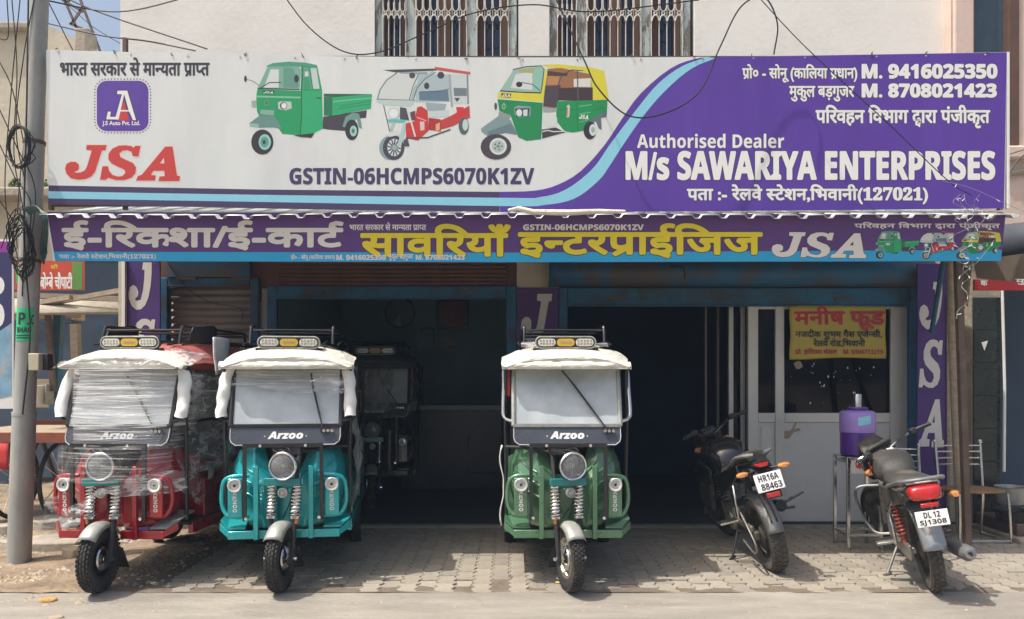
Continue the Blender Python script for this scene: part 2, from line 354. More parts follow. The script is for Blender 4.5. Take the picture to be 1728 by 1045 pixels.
def dirt_fn(u, v):
    x = -14 + 11.75 * u; y = 5.47 + 9 * v * v
    n = mnoise.noise(Vector((x * 1.7, y * 1.7, 0))) * 0.035 + mnoise.noise(Vector((x * 6, y * 6, 4))) * 0.014
    k = min(1, max(0, (-2.35 - x) / 0.5))
    return (x, y + 0.03 * mnoise.noise(Vector((x * 3, 7, 0))) * (v == 0), -0.028 + (0.02 + n) * k)
tag(MB().grid(dirt_fn, 150, 110).build('verge', m_dirt), kind='structure')
# paved forecourt: interlocking zigzag pavers over a bed of sand that fills the joints unevenly
def sand_fn(u, v):
    x = -2.72 + 7.62 * u; y = 5.475 + 2.36 * v
    f = mnoise.noise(Vector((x * 1.1, y * 1.6, 8))) + .5 * mnoise.noise(Vector((x * 4, y * 5, 2)))
    e = max(0, 1 - (y - 5.475) / .22)
    return (x, y, min(.003, -.0115 + .010 * max(-.3, f) + .0125 * e * (.75 + .6 * mnoise.noise(Vector((x * 3.1, 0, 6))))))
pave = tag(MB().grid(sand_fn, 260, 90).build('pavement', m_sand), kind='structure')
tag(MB().b2((-2.72, 5.5, -0.18), (4.9, 7.84, -0.03)).build('pavement_base', m_sand), kind='structure')
PL, PW = 0.225, 0.135
zig = [(0, 0), (.011, .020), (.011, .040), (-.011, .0725), (-.011, .0925)]
zz_ = zig + [(a, b + PL / 2) for a, b in zig] + [(0, PL)]
def paver_mesh(g, var):
    L = [(x + g, max(g, min(PL - g, y))) for x, y in zz_]; Rr = [(PW + x - g, max(g, min(PL - g, y))) for x, y in zz_]
    ol = L + Rr[::-1]; cx, cy = PW / 2, PL / 2; n = len(ol)
    inn = [(x + (.003 if i < n // 2 else -.003), cy + (y - cy) * 0.975) for i, (x, y) in enumerate(ol)]
    vs = [(x - cx, y - cy, -0.03) for x, y in ol] + [(x - cx, y - cy, -0.0035) for x, y in ol] + [(x - cx, y - cy, 0) for x, y in inn]
    fs = [(i, (i + 1) % n, n + (i + 1) % n, n + i) for i in range(n)] + [(n + i, n + (i + 1) % n, 2 * n + (i + 1) % n, 2 * n + i) for i in range(n)] + [tuple(range(2 * n, 3 * n))]
    me = bpy.data.meshes.new('paver'); me.from_pydata(vs, [], fs); me.materials.append(m_paver[var]); return me, vs, fs
pm = [paver_mesh(0.0042, k) for k in range(3)]
cells = []
for c in range(-19, 36):
    for r in range(11):
        x = c * PW + .05; y = 5.49 + (r + .5) * PL - (PL / 2 if c % 2 else 0)
        if 5.5 < y < 7.75: cells.append((y, x, r))
cells.sort(key=lambda t: (t[0] if t[1] < 4.2 else 99, t[1]))
rest = MB()
for i, (y, x, r) in enumerate(cells):
    k = random.choice((0, 0, 1, 2)); z = random.uniform(-0.004, 0.0015); rx, ry = random.gauss(0, 0.010), random.gauss(0, 0.010)
    if y < 5.72 and random.random() < 0.25: z -= random.uniform(.004, .012)
    if i < 300:
        o = bpy.data.objects.new('paver', pm[k][0]); col.objects.link(o); o.parent = pave; o.location = (x, y, z); o.rotation_euler = (rx, ry, random.gauss(0, 0.008))
    else:
        rest.M = Matrix.Translation((x, y, z)); rest.add(pm[k][1], pm[k][2])
tag(rest.build('paver_field', m_paver[0], pave, smooth=0), kind='stuff')
# shop floor behind a low step
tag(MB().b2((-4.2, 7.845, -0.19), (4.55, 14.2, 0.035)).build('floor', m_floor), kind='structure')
tag(MB().b2((-4.2, 7.78, -0.19), (4.55, 7.844, 0.022)).build('step', m_conc), kind='structure')
# ------------------------------------------------------------------ the shop building
F = 7.9
def X(px, d=F): return (px - 864) * d / FPX
def Z(py, d=F): return CAM_H - (py - HOR) * d / FPX
bld = thing('shop_building', 'cream plastered two-storey building behind the long signboard', 'building')
xl, xr = X(203), X(1603)
w1, w2 = (X(632), X(875)), (X(927), X(1172)); zs, zt = Z(140), 6.35
wall = MB()
for a, b in ((xl, w1[0]), (w1[1], w2[0]), (w2[1], xr)): wall.b2((a, F, 2.95), (b, F + 0.25, 7.2))
for a, b in (w1, w2): wall.b2((a, F, 2.95), (b, F + 0.25, zs)); wall.b2((a, F, zt), (b, F + 0.25, 7.2))
wall.b2((xl, F + 0.25, 2.95), (xl + 0.25, 14, 7.2)); wall.b2((xr - 0.25, F + 0.25, 2.95), (xr, 14, 7.2))
wall.build('upper_wall', m_cream, bld, smooth=0)
MB().b2((X(205), F + 0.02, Z(486)), (X(1560), F + 0.3, 2.949)).build('beam', m_slatr, bld)
MB().b2((xl - 0.02, F - 0.0, 0), (X(208), 14, 2.949)).build('side_wall', m_oldcream, bld)
MB().b2((X(1552), F + 0.01, 0), (X(1640), 14, 2.949)).build('side_wall', m_oldcream, bld)
MB().b2((X(440), F + 0.03, 0), (X(455), F + 0.3, Z(486) - .003)).build('pillar', m_cream, bld)
MB().b2((X(872), F - 0.03, 0), (X(943), F + 0.3, Z(432))).build('pillar', m_oldcream, bld)
MB().b2((X(425), F + 0.301, 0), (X(445), 14, 2.94)).build('partition_wall', m_green_wall, bld)
MB().b2((X(880), F + 0.301, 0), (X(930), 14, 2.94)).build('partition_wall', m_green_wall, bld)
MB().b2((X(446), 11.6, 0), (X(879), 11.8, 2.94)).build('back_wall', m_green_wall, bld)
MB().b2((X(931), 11.6, 0), (X(1551), 11.8, 2.94)).build('back_wall', m_gloom_wall, bld)
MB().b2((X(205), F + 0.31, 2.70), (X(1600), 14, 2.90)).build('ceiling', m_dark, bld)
for (a, b), leafs in ((w1, (0, 2, 2, 4, 5, 6)), (w2, (0, 2, 2, 4, 5, 6))):
    win = MB().b2((a, F + 0.16, zs), (b, F + 0.2, zt)).build('window', m_window, bld)
    W = b - a
    posts = [0, .215, .64, .93] if a == w1[0] else [0, .19, .635, .92]
    for k, u in enumerate(posts):
        ww = 0.105 if k in (1, 2) else 0.085
        MB().b2((a + u * W, F + 0.03, zs), (a + u * W + ww, F + 0.14, zt)).build('frame_post', m_peel, win, bev=0.008)
    edges_ = [(a + posts[i] * W + (0.105 if i in (1, 2) else 0.085), a + posts[i + 1] * W) for i in range(3)]
    for q, (e0, e1) in enumerate(edges_):
        lf = [(0, .26), (.76, 1)] if q != 1 else [(0, .16), (.40, .66), (.86, 1)]
        for u0, u1 in lf: MB().b2((e0 + (e1 - e0) * u0, F + 0.115, zs), (e0 + (e1 - e0) * u1, F + 0.14, zt)).build('shutter_leaf', m_brownsh, win)
        n = 4 if q != 1 else 7
        st = (e1 - e0) / n; zc = Z(22)
        for i in range(n + 1):
            xx = e0 + st * i
            MB().tube([(xx, F + 0.02, zs), (xx, F + 0.02, zt)], 0.0055, 5).build('grille_bar', m_grille, win)
        orn = MB()
        for i in range(n):
            xm = e0 + st * (i + .5); r = st * .2
            orn.tube([(xm + r * math.cos(t * .6283), F + 0.008, zc + r * math.sin(t * .6283)) for t in range(10)], 0.007, 5, closed=True)
            for sg in (1, -1):
                orn.tube([(xm + st * .44 * math.cos(t * math.pi / 8), F + 0.006, zc + sg * (st * 1.0 - st * .75 * math.sin(t * math.pi / 8))) for t in range(9)], 0.007, 5)
            for sx in (-.44, .44): orn.tube([(xm + sx * st, F + 0.006, zc + st), (xm + sx * st, F + 0.006, zc + st * 1.9)], 0.007, 5)
        orn.build('grille_ornament', m_grille, win)
rebase(bld, (0, F, 0))
# blue steel door frames with their lintels, per opening
def frame(name, label, x0, x1, ztop, zbot_l, m, postw=0.1):
    t = thing(name, label, 'doorway')
    MB().b2((x0 - postw, F - 0.06, 0.0), (x0, F + 0.0, ztop)).build('post', m, t, bev=.006)
    MB().b2((x1, F - 0.06, 0.0), (x1 + postw, F + 0.0, ztop)).build('post', m, t, bev=.006)
    MB().b2((x0 + .001, F - 0.055, zbot_l), (x1 - .001, F + 0.005, ztop)).build('lintel', m, t, bev=.006)
    MB().b2((x0 + .001, F - 0.075, zbot_l - .012), (x1 - .001, F - 0.0, zbot_l - .001)).build('lintel_lip', m, t)
    for u in (.12, .78): MB().b2((x0 + (x1 - x0) * u, F - .08, zbot_l + .05), (x0 + (x1 - x0) * u + .2, F - .056, zbot_l + .075)).build('lock_plate', m_iron, t)
    return rebase(t, ((x0 + x1) / 2, F, 0))
frame('steel_doorway', 'blue painted steel door frame round the middle shop opening', X(470), X(855), Z(484), Z(504), m_blue)
frame('steel_doorway', 'blue painted steel door frame round the wide right-hand opening', X(957), X(1530), Z(487), Z(516), m_blue, 0.09)
frame('steel_doorway', 'blue painted steel frame round the closed grey roller shutter', X(286), X(425), Z(470), Z(482), m_blue, 0.085)
# roller shutters
def shutter(label, x0, x1, z0, z1, m, y, n):
    t = thing('roller_shutter', label, 'shutter'); h = (z1 - z0) / n
    mb = MB(); seg = 6
    pts = [(0.018 * math.sin(math.pi * k / seg), h * k / seg) for k in range(seg + 1)]
    prof = [(x0, -p[0], p[1]) for p in pts] + [(x1, -p[0], p[1]) for p in pts]
    k = seg + 1
    mb.add(prof, [(i, i + 1, k + i + 1, k + i) for i in range(seg)])
    first = None
    for i in range(n):
        if not first: first = mb.build('slat', m, t); o = first
        else: o = first.copy(); col.objects.link(o)
        o.location = (0, y + random.uniform(-.002, .002), z0 + h * i)
    return rebase(t, ((x0 + x1) / 2, y, z0))
shutter('closed grey roller shutter at the left end of the shop', X(286) + .003, X(425) - .003, .04, Z(484), m_slat, F + .05, 32)
shutter('rolled-up rusty brown shutter above the middle opening', X(472), X(853), Z(482), Z(440), m_slatr, F - 0.015, 6)
one(MB().grid(lambda u, v: (X(925) + (X(1565) - X(925)) * u, F - .10 - .10 * math.sin(math.pi * v) + .004 * math.sin(40 * u), Z(486) + (Z(438) - Z(486)) * v), 40, 8), 'shutter_box', m_bluerust, 'rust-stained blue shutter housing above the wide right-hand opening', 'shutter box', solid=.004)
one(MB().b2((X(286), F - .07, Z(469)), (X(425), F + .02, Z(436))), 'shutter_box', m_bluerust, 'dark shutter housing above the closed grey roller shutter', 'shutter box')
# aluminium and glass cabin front
cab = thing('cabin_partition', 'grey aluminium cabin front with dark glass panes and pale lower panels', 'partition')
yc = F + 0.02; zb, zm0, zm1, ztp = .04, Z(713), Z(697), Z(517)
for a, b in ((1262, 1279), (1308, 1323), (1502, 1530)):
    MB().b2((X(a), yc - .03, zb), (X(b), yc + .03, ztp)).build('mullion', m_alu, cab, bev=.004)
for a, b in ((1279, 1308), (1323, 1502)):
    MB().b2((X(a) + .001, yc - .027, zm0), (X(b) - .001, yc + .027, zm1)).build('rail', m_alu, cab, bev=.004)
    MB().b2((X(a) + .001, yc - .027, zb), (X(b) - .001, yc + .027, Z(876))).build('rail', m_alu, cab, bev=.004)
    MB().b2((X(a) + .001, yc - .027, Z(522)), (X(b) - .001, yc + .027, ztp)).build('rail', m_alu, cab, bev=.004)
    MB().b2((X(a) + .002, yc - .004, zm1 + .001), (X(b) - .002, yc + .004, Z(522) - .001)).build('pane', m_tint, cab)
    MB().b2((X(a) + .002, yc - .012, Z(876) + .001), (X(b) - .002, yc + .012, zm0 - .001)).build('panel', m_panel, cab)
MB().b2((X(1285), yc - .02, Z(870)), (X(1302), yc - .0125, Z(722))).build('bead', m_alu, cab)
tp = cr([(1315, 735, 0), (1330, 741, 0), (1340, 730, 0), (1351, 727, 0), (1347, 722, 0), (1340, 725, 0), (1346, 712, 0), (1342, 713, 0), (1335, 726, 0), (1322, 728, 0)], 3, True)
MB().prism([(X(p[0]), yc - .0135, Z(p[1])) for p in tp], (0, -.002, 0)).build('torn_film', m_tan, cab)
sm = MB()
for i in range(26):
    px = random.gauss(1405, 34); py = random.triangular(606, 690, 622); s = random.uniform(.4, 1.7)
    if not 1330 < px < 1496: continue
    a = random.uniform(0, 3.1); n = 6
    sm.face([(X(px + s * random.uniform(.4, 1.6) * math.cos(6.28 * k / n + a) * .7), yc - .0055, Z(py + s * random.uniform(.6, 2.2) * math.sin(6.28 * k / n + a))) for k in range(n)])
tag(sm.build('paint_scrap', m_white, cab, smooth=0), kind='stuff')
MB().face([(X(1348 + 7 * math.cos(t * .42) * (1 + .2 * math.sin(t * 1.7))), yc - .0056, Z(616 + 7 * math.sin(t * .42))) for t in range(15)]).build('sticker', m_tan, cab, smooth=0)
rebase(cab, (X(1400), yc, 0))
for px, w, lab in ((1189, .02, 'thin steel door rail farthest left inside the dark wide opening'), (1209, .025, 'narrow steel door rail second from left inside the dark opening')):
    one(MB().b2((X(px, 8.4), 8.38, .035), (X(px, 8.4) + w, 8.42, 2.35)), 'door_rail', m_slat, lab, 'rail', group='door rails by the cabin')
sd = thing('sliding_door', 'half-open aluminium sliding door with dark glass beside the cabin front', 'door')
MB().b2((X(1229, 8.1), 8.08, .04), (X(1237, 8.1), 8.12, 2.28)).build('stile', m_alu, sd, bev=.004)
MB().b2((X(1249, 8.1), 8.08, .04), (X(1257, 8.1), 8.12, 2.28)).build('stile', m_alu, sd, bev=.004)
MB().b2((X(1237, 8.1) + .001, 8.095, .1), (X(1249, 8.1) - .001, 8.105, 2.2)).build('pane', m_tint, sd)
rebase(sd, (X(1243, 8.1), 8.1, .04))
# ------------------------------------------------------------------ corrugated awning
aw = thing('awning', 'corrugated metal awning sloping down below the long signboard', 'awning')
yf, yb_, zf = 6.15, 7.88, 2.825; slope = 0.285
ax0, ax1 = PX(66, 0, yf).x, PX(1735, 0, yf).x
pit = 0.212; ns = int((ax1 - ax0) / pit); per = 4
cuts = [0, 4, 9, 14, 19, 24, 29, 34, ns]
for a, b in zip(cuts, cuts[1:]):
    rows = []; jy = random.uniform(-.015, .015); jz = random.uniform(-.004, .004); tl = random.uniform(-.003, .003)
    prof = []
    for i in range(a, b):
        x = ax0 + i * pit
        prof += [(x, 0), (x + pit * .62, 0), (x + pit * .72, -.028), (x + pit * .90, -.028)]
    prof.append((ax0 + b * pit, 0))
    vs = []
    for t in range(7):
        y = yf + jy + (yb_ - yf - jy) * t / 6; z = zf + jz + slope * (y - yf)
        for k, p in enumerate(prof): vs.append((p[0] + (0.002 if a else 0), y, z + p[1] + tl * (k - len(prof) / 2) / 6 + (.006 * mnoise.noise(Vector((p[0] * 3, y * 2, 1))) if t < 2 else 0)))
    w = len(prof)
    MB().add(vs, [(t * w + k, t * w + k + 1, (t + 1) * w + k + 1, (t + 1) * w + k) for t in range(6) for k in range(w - 1)]).build('corrugated_sheet', m_galv, aw, smooth=20, solid=.0035)
for y, dz in ((6.32, -.10), (7.2, -.10)):
    MB().b2((ax0 + .1, y, zf + slope * (y - yf) + dz), (ax1 - .1, y + .05, zf + slope * (y - yf) + dz + .055)).build('purlin', m_iron, aw)
rebase(aw, (0, 7.88, zf))
one(MB().tube([PX(858, 355, 6.12), PX(875, 352, 6.08), PX(900, 358, 6.06), PX(960, 359, 6.06), PX(1010, 357, 6.07), PX(1055, 357, 6.1)], [.012, .02, .022, .024, .02, .012], 8), 'cloth_roll', mat('pale_cloth', (.66, .62, .52), .95, var=.2, bump=.6, bscale=30), 'long pale cloth roll lying along the awning edge', 'cloth')
# ------------------------------------------------------------------ printed artwork
from mathutils.geometry import tessellate_polygon
def on(d, k=0.0, py0=0.0):
    """a plane facing the street at depth d (leaning by k metres per survey row)"""
    def f(px, py, lift=0.0):
        p = PX(px, py, d + k * (py - py0)); p.y -= lift; return p
    return f
def interp(tab, x):
    for (a, b), (c, e) in zip(tab, tab[1:]):
        if x <= c: return b + (e - b) * (x - a) / (c - a)
    return tab[-1][1]
def flat(place, poly, lift, m, name, parent):
    if len(poly) > 4:
        P = [Vector((p[0], p[1], 0)) for p in poly]; T = tessellate_polygon([P])
        me_v = [place(p[0], p[1], lift) for p in poly]; mb = MB().add(me_v, [tuple(t) for t in T])
    else: mb = MB().face([place(p[0], p[1], lift) for p in poly])
    return mb.build(name, m, parent, smooth=0)
def raw(*polys):
    """letter outlines (with an optional hole after 'h') as triangles, y up"""
    out = []
    for p in polys:
        loops = [[Vector((x, -y, 0)) for x, y in l] for l in p]; fl = [v for l in loops for v in l]
        for t in tessellate_polygon(loops): out.append([(fl[i].x, fl[i].y) for i in t])
    return out
def c2(p, n=3): return [(v.x, v.y) for v in cr([(a, b, 0) for a, b in p], n)]
LJ = [[(290, 655), (467, 655), (458, 700), (425, 705), (365, 890), (330, 930), (280, 952), (215, 958), (150, 945), (110, 905), (98, 860), (110, 820), (150, 800), (195, 803), (220, 825), (222, 860), (205, 882), (178, 888), (200, 897), (240, 893), (275, 875), (292, 845), (335, 705), (285, 695)]]
LS = [[(770, 662), (752, 755), (700, 752), (690, 715), (650, 700), (610, 705), (582, 728), (590, 760), (640, 785), (700, 810), (730, 850), (725, 900), (690, 940), (620, 962), (550, 960), (480, 940), (462, 958), (408, 958), (430, 840), (480, 840), (490, 880), (520, 915), (570, 930), (610, 925), (636, 895), (625, 870), (570, 845), (510, 815), (483, 780), (485, 730), (520, 685), (580, 660), (640, 657), (690, 665), (710, 680), (722, 662)]]
LA = [[(990, 668), (1055, 668), (1095, 920), (1122, 928), (1115, 970), (930, 970), (938, 930), (985, 925), (980, 880), (885, 880), (862, 915), (905, 920), (900, 965), (730, 965), (745, 925), (780, 915)], [(978, 765), (982, 815), (942, 815)]]
LJU = [[(330, 108), (443, 108), (443, 250), (430, 420), (400, 580), (360, 680), (300, 740), (240, 745), (180, 690), (145, 600), (140, 520), (160, 440), (205, 410), (245, 440), (268, 510), (262, 560), (220, 605), (250, 625), (300, 610), (330, 480), (345, 330), (350, 210), (318, 205)]]
_pm = {}
def pc(r, g, b):
    if (r, g, b) not in _pm: _pm[(r, g, b)] = mat('print_ink', rgb(r, g, b), 0.5)
    return _pm[(r, g, b)]
def ell(cx, cy, rx, ry, n=22): return [(cx + rx * math.cos(2 * math.pi * k / n), cy + ry * math.sin(2 * math.pi * k / n)) for k in range(n)]
def ln(pts, w):
    P = [Vector(p) for p in pts]; a = []; b = []
    for i, p in enumerate(P):
        t = (P[min(i + 1, len(P) - 1)] - P[max(i - 1, 0)]).normalized(); n = Vector((-t.y, t.x)) * w / 2; a.append(tuple(p + n)); b.append(tuple(p - n))
    return a + b[::-1]
DK = (48, 42, 52); GR = (20, 150, 92); GR2 = (14, 122, 76); GR3 = (40, 165, 110)
TRUCK = [([(800, 590), (1000, 560), (1205, 530), (1198, 600), (1110, 610), (1000, 722), (850, 710), (790, 700)], (66, 60, 72)),
  ([(190, 330), (590, 350), (600, 115), (745, 120), (790, 350), (797, 700), (720, 740), (590, 762), (420, 750), (380, 690), (215, 610), (185, 540), (178, 400)], GR),
  ([(600, 350), (790, 350), (797, 700), (720, 740), (590, 762)], GR3),
  ([(275, 118), (330, 92), (480, 78), (640, 88), (740, 110), (750, 130), (610, 118), (585, 128), (275, 126)], (70, 150, 122)),
  ([(285, 124), (570, 124), (596, 150), (580, 335), (190, 325)], (122, 168, 152)), ([(312, 150), (388, 150), (386, 318), (250, 320)], (205, 214, 212)),
  ([(430, 130), (520, 140), (578, 300), (560, 322), (430, 322)], (92, 150, 132)), (ln([(192, 326), (580, 338)], 9), DK), (ln([(598, 340), (600, 560), (588, 755)], 7), (20, 80, 60)),
  (ln([(600, 120), (606, 240), (592, 345)], 9), (40, 90, 72)), ([(618, 130), (742, 130), (772, 336), (614, 336)], (90, 160, 135)), ([(682, 140), (736, 138), (766, 330), (708, 330)], (190, 204, 202)),
  ([(620, 222), (668, 222), (688, 336), (620, 336)], (52, 150, 104)), ([(630, 170), (662, 170), (662, 215), (630, 215)], (205, 208, 208)), (ln([(672, 132), (702, 335)], 6), (60, 90, 80)),
  ([(180, 394), (590, 404), (590, 419), (180, 411)], (128, 190, 160)), ([(240, 350), (335, 348), (345, 360), (335, 376), (240, 376)], (30, 40, 40)), (ell(276, 462, 21, 26), (110, 150, 130)), (ell(276, 462, 14, 18), (34, 130, 88)),
  ([(380, 458), (400, 447), (503, 450), (508, 512), (450, 531), (384, 518)], (188, 196, 194)), (ell(432, 488, 34, 35), (70, 74, 76)), (ell(436, 488, 24, 27), (225, 228, 226)),
  ([(134, 442), (178, 438), (186, 500), (152, 506), (136, 492)], (150, 168, 164)), ([(220, 524), (346, 530), (342, 580), (214, 566)], (130, 168, 156)),
  ([(114, 650), (215, 575), (345, 585), (388, 640), (412, 706), (340, 688), (210, 692), (120, 676)], (98, 140, 132)), ([(114, 650), (200, 655), (205, 690), (120, 678)], (140, 178, 170)),
  (ell(235, 825, 103, 117), DK), (ell(258, 825, 57, 73), (140, 200, 188)), (ell(256, 825, 38, 50), (96, 150, 142)), (ell(252, 825, 15, 20), (50, 70, 70)),
  ([(805, 376), (1250, 380), (885, 410), (805, 398)], (34, 96, 76)), ([(805, 400), (887, 412), (887, 580), (805, 580)], (26, 118, 80)), ([(885, 410), (1252, 380), (1242, 515), (885, 582)], GR3),
  (ln([(890, 450), (1245, 415)], 8), (110, 205, 160)), (ln([(930, 520), (1240, 470)], 6), GR2), (ln([(960, 492), (1240, 446)], 5), GR2),
  ([(978, 684), (1008, 590), (1078, 550), (1132, 562), (1152, 640), (1160, 702), (1132, 692), (1110, 612), (1066, 640), (1032, 690)], (108, 150, 142)),
  (ell(1065, 712, 62, 96), DK), (ell(1080, 722, 33, 50), (150, 200, 190)), (ell(1078, 722, 14, 22), (80, 110, 106)), (ell(78, 238, 12, 30), DK), (ln([(90, 242), (150, 260), (205, 300)], 4), DK), (ell(552, 236, 22, 36), DK),
  (ln([(215, 325), (300, 272), (410, 270)], 7), DK), (ln([(740, 412), (782, 418)], 8), DK), ([(525, 764), (720, 742), (690, 786), (600, 780)], DK)]
ERICK = [([(120, 106), (640, 92), (650, 112), (250, 132)], (70, 72, 78)), ([(628, 74), (980, 126), (980, 152), (640, 108)], (190, 86, 84)), ([(285, 132), (560, 126), (560, 158), (300, 158)], (140, 158, 162)),
  ([(470, 150), (770, 150), (780, 420), (440, 420)], (170, 186, 190)), ([(790, 150), (960, 150), (960, 440), (800, 440)], (196, 204, 204)),
  ([(475, 320), (760, 300), (772, 412), (480, 404)], (96, 122, 140)), ([(815, 280), (945, 285), (945, 362), (820, 362)], (110, 124, 130)), ([(70, 385), (95, 300), (150, 215), (250, 140), (470, 150), (390, 402)], (205, 210, 208)),
  (ln([(70, 388), (95, 300), (160, 205), (260, 135)], 12), (110, 126, 130)), (ln([(405, 405), (440, 280), (520, 190), (620, 125)], 30), (160, 180, 184)), (ln([(420, 405), (460, 280), (535, 195), (640, 128)], 8), (84, 100, 108)), (ln([(380, 400), (420, 260), (470, 150)], 8), (84, 96, 100)),
  ([(60, 394), (440, 404), (400, 466), (130, 450), (62, 420)], (186, 200, 198)), (ln([(60, 392), (440, 404)], 8), (120, 136, 138)), (ell(410, 160, 30, 30), (70, 70, 80)), (ell(690, 158, 34, 34), (62, 60, 74)), (ell(552, 262, 26, 32), (58, 60, 64)),
  (ln([(775, 150), (785, 300), (800, 470)], 20), (150, 166, 168)), (ln([(950, 150), (958, 440)], 14), (120, 132, 134)), (ln([(490, 318), (660, 320), (770, 290)], 6), (80, 96, 100)),
  ([(540, 425), (745, 440), (722, 515), (560, 520)], (150, 168, 172)), ([(560, 510), (770, 500), (770, 560), (570, 575)], (196, 206, 206)), ([(820, 380), (880, 380), (850, 420)], (70, 76, 80)),
  ([(345, 630), (430, 610), (460, 470), (500, 462), (560, 505), (572, 700), (465, 800), (350, 772)], (196, 52, 50)), ([(570, 575), (690, 590), (690, 712), (570, 692)], (170, 44, 46)), ([(690, 600), (790, 555), (970, 455), (976, 575), (800, 660), (690, 690)], (190, 62, 60)), ([(840, 470), (915, 470), (905, 590), (856, 580)], (205, 48, 44)),
  ([(484, 612), (530, 612), (530, 695), (490, 700)], (214, 190, 186)), ([(640, 640), (680, 620), (680, 695), (640, 705)], (220, 170, 120)), ([(390, 520), (440, 505), (440, 600), (395, 600)], (110, 60, 66)), (ln([(455, 570), (550, 605)], 10), (230, 170, 166)),
  (ln([(345, 775), (560, 770), (700, 720), (785, 690)], 14), (66, 66, 70)), (ell(915, 655, 50, 86), (84, 96, 100)), (ell(930, 645, 28, 56), (190, 206, 204)),
  (ell(190, 870, 104, 118), (130, 156, 160)), (ell(228, 868, 106, 122), (66, 66, 78)), (ell(234, 866, 68, 86), (206, 214, 212)), *[(ln([(234 + 14 * math.cos(a), 866 + 16 * math.sin(a)), (234 + 66 * math.cos(a + .12), 866 + 84 * math.sin(a + .12))], 13), (70, 76, 84)) for a in [k * .524 for k in range(12)]], (ell(236, 866, 24, 30), (150, 168, 168)),
  ([(140, 748), (230, 706), (330, 716), (300, 740), (190, 762)], (206, 214, 210)), (ln([(200, 700), (235, 600)], 26), (168, 196, 194)), ([(262, 860), (320, 620), (350, 600), (345, 680), (300, 860)], (176, 200, 200)), ([(165, 590), (345, 590), (340, 622), (180, 618)], (96, 186, 184)), ([(290, 470), (350, 480), (380, 600), (290, 590)], (72, 76, 84)),
  (ell(230, 530, 56, 56), (190, 206, 204)), (ell(228, 532, 44, 44), (222, 228, 226)), (ln([(365, 490), (440, 760)], 17), (206, 214, 212)), (ln([(130, 455), (190, 710)], 8), (110, 80, 84)), ([(325, 790), (365, 780), (385, 855), (330, 855)], (76, 70, 84))]
YL = (214, 204, 60)
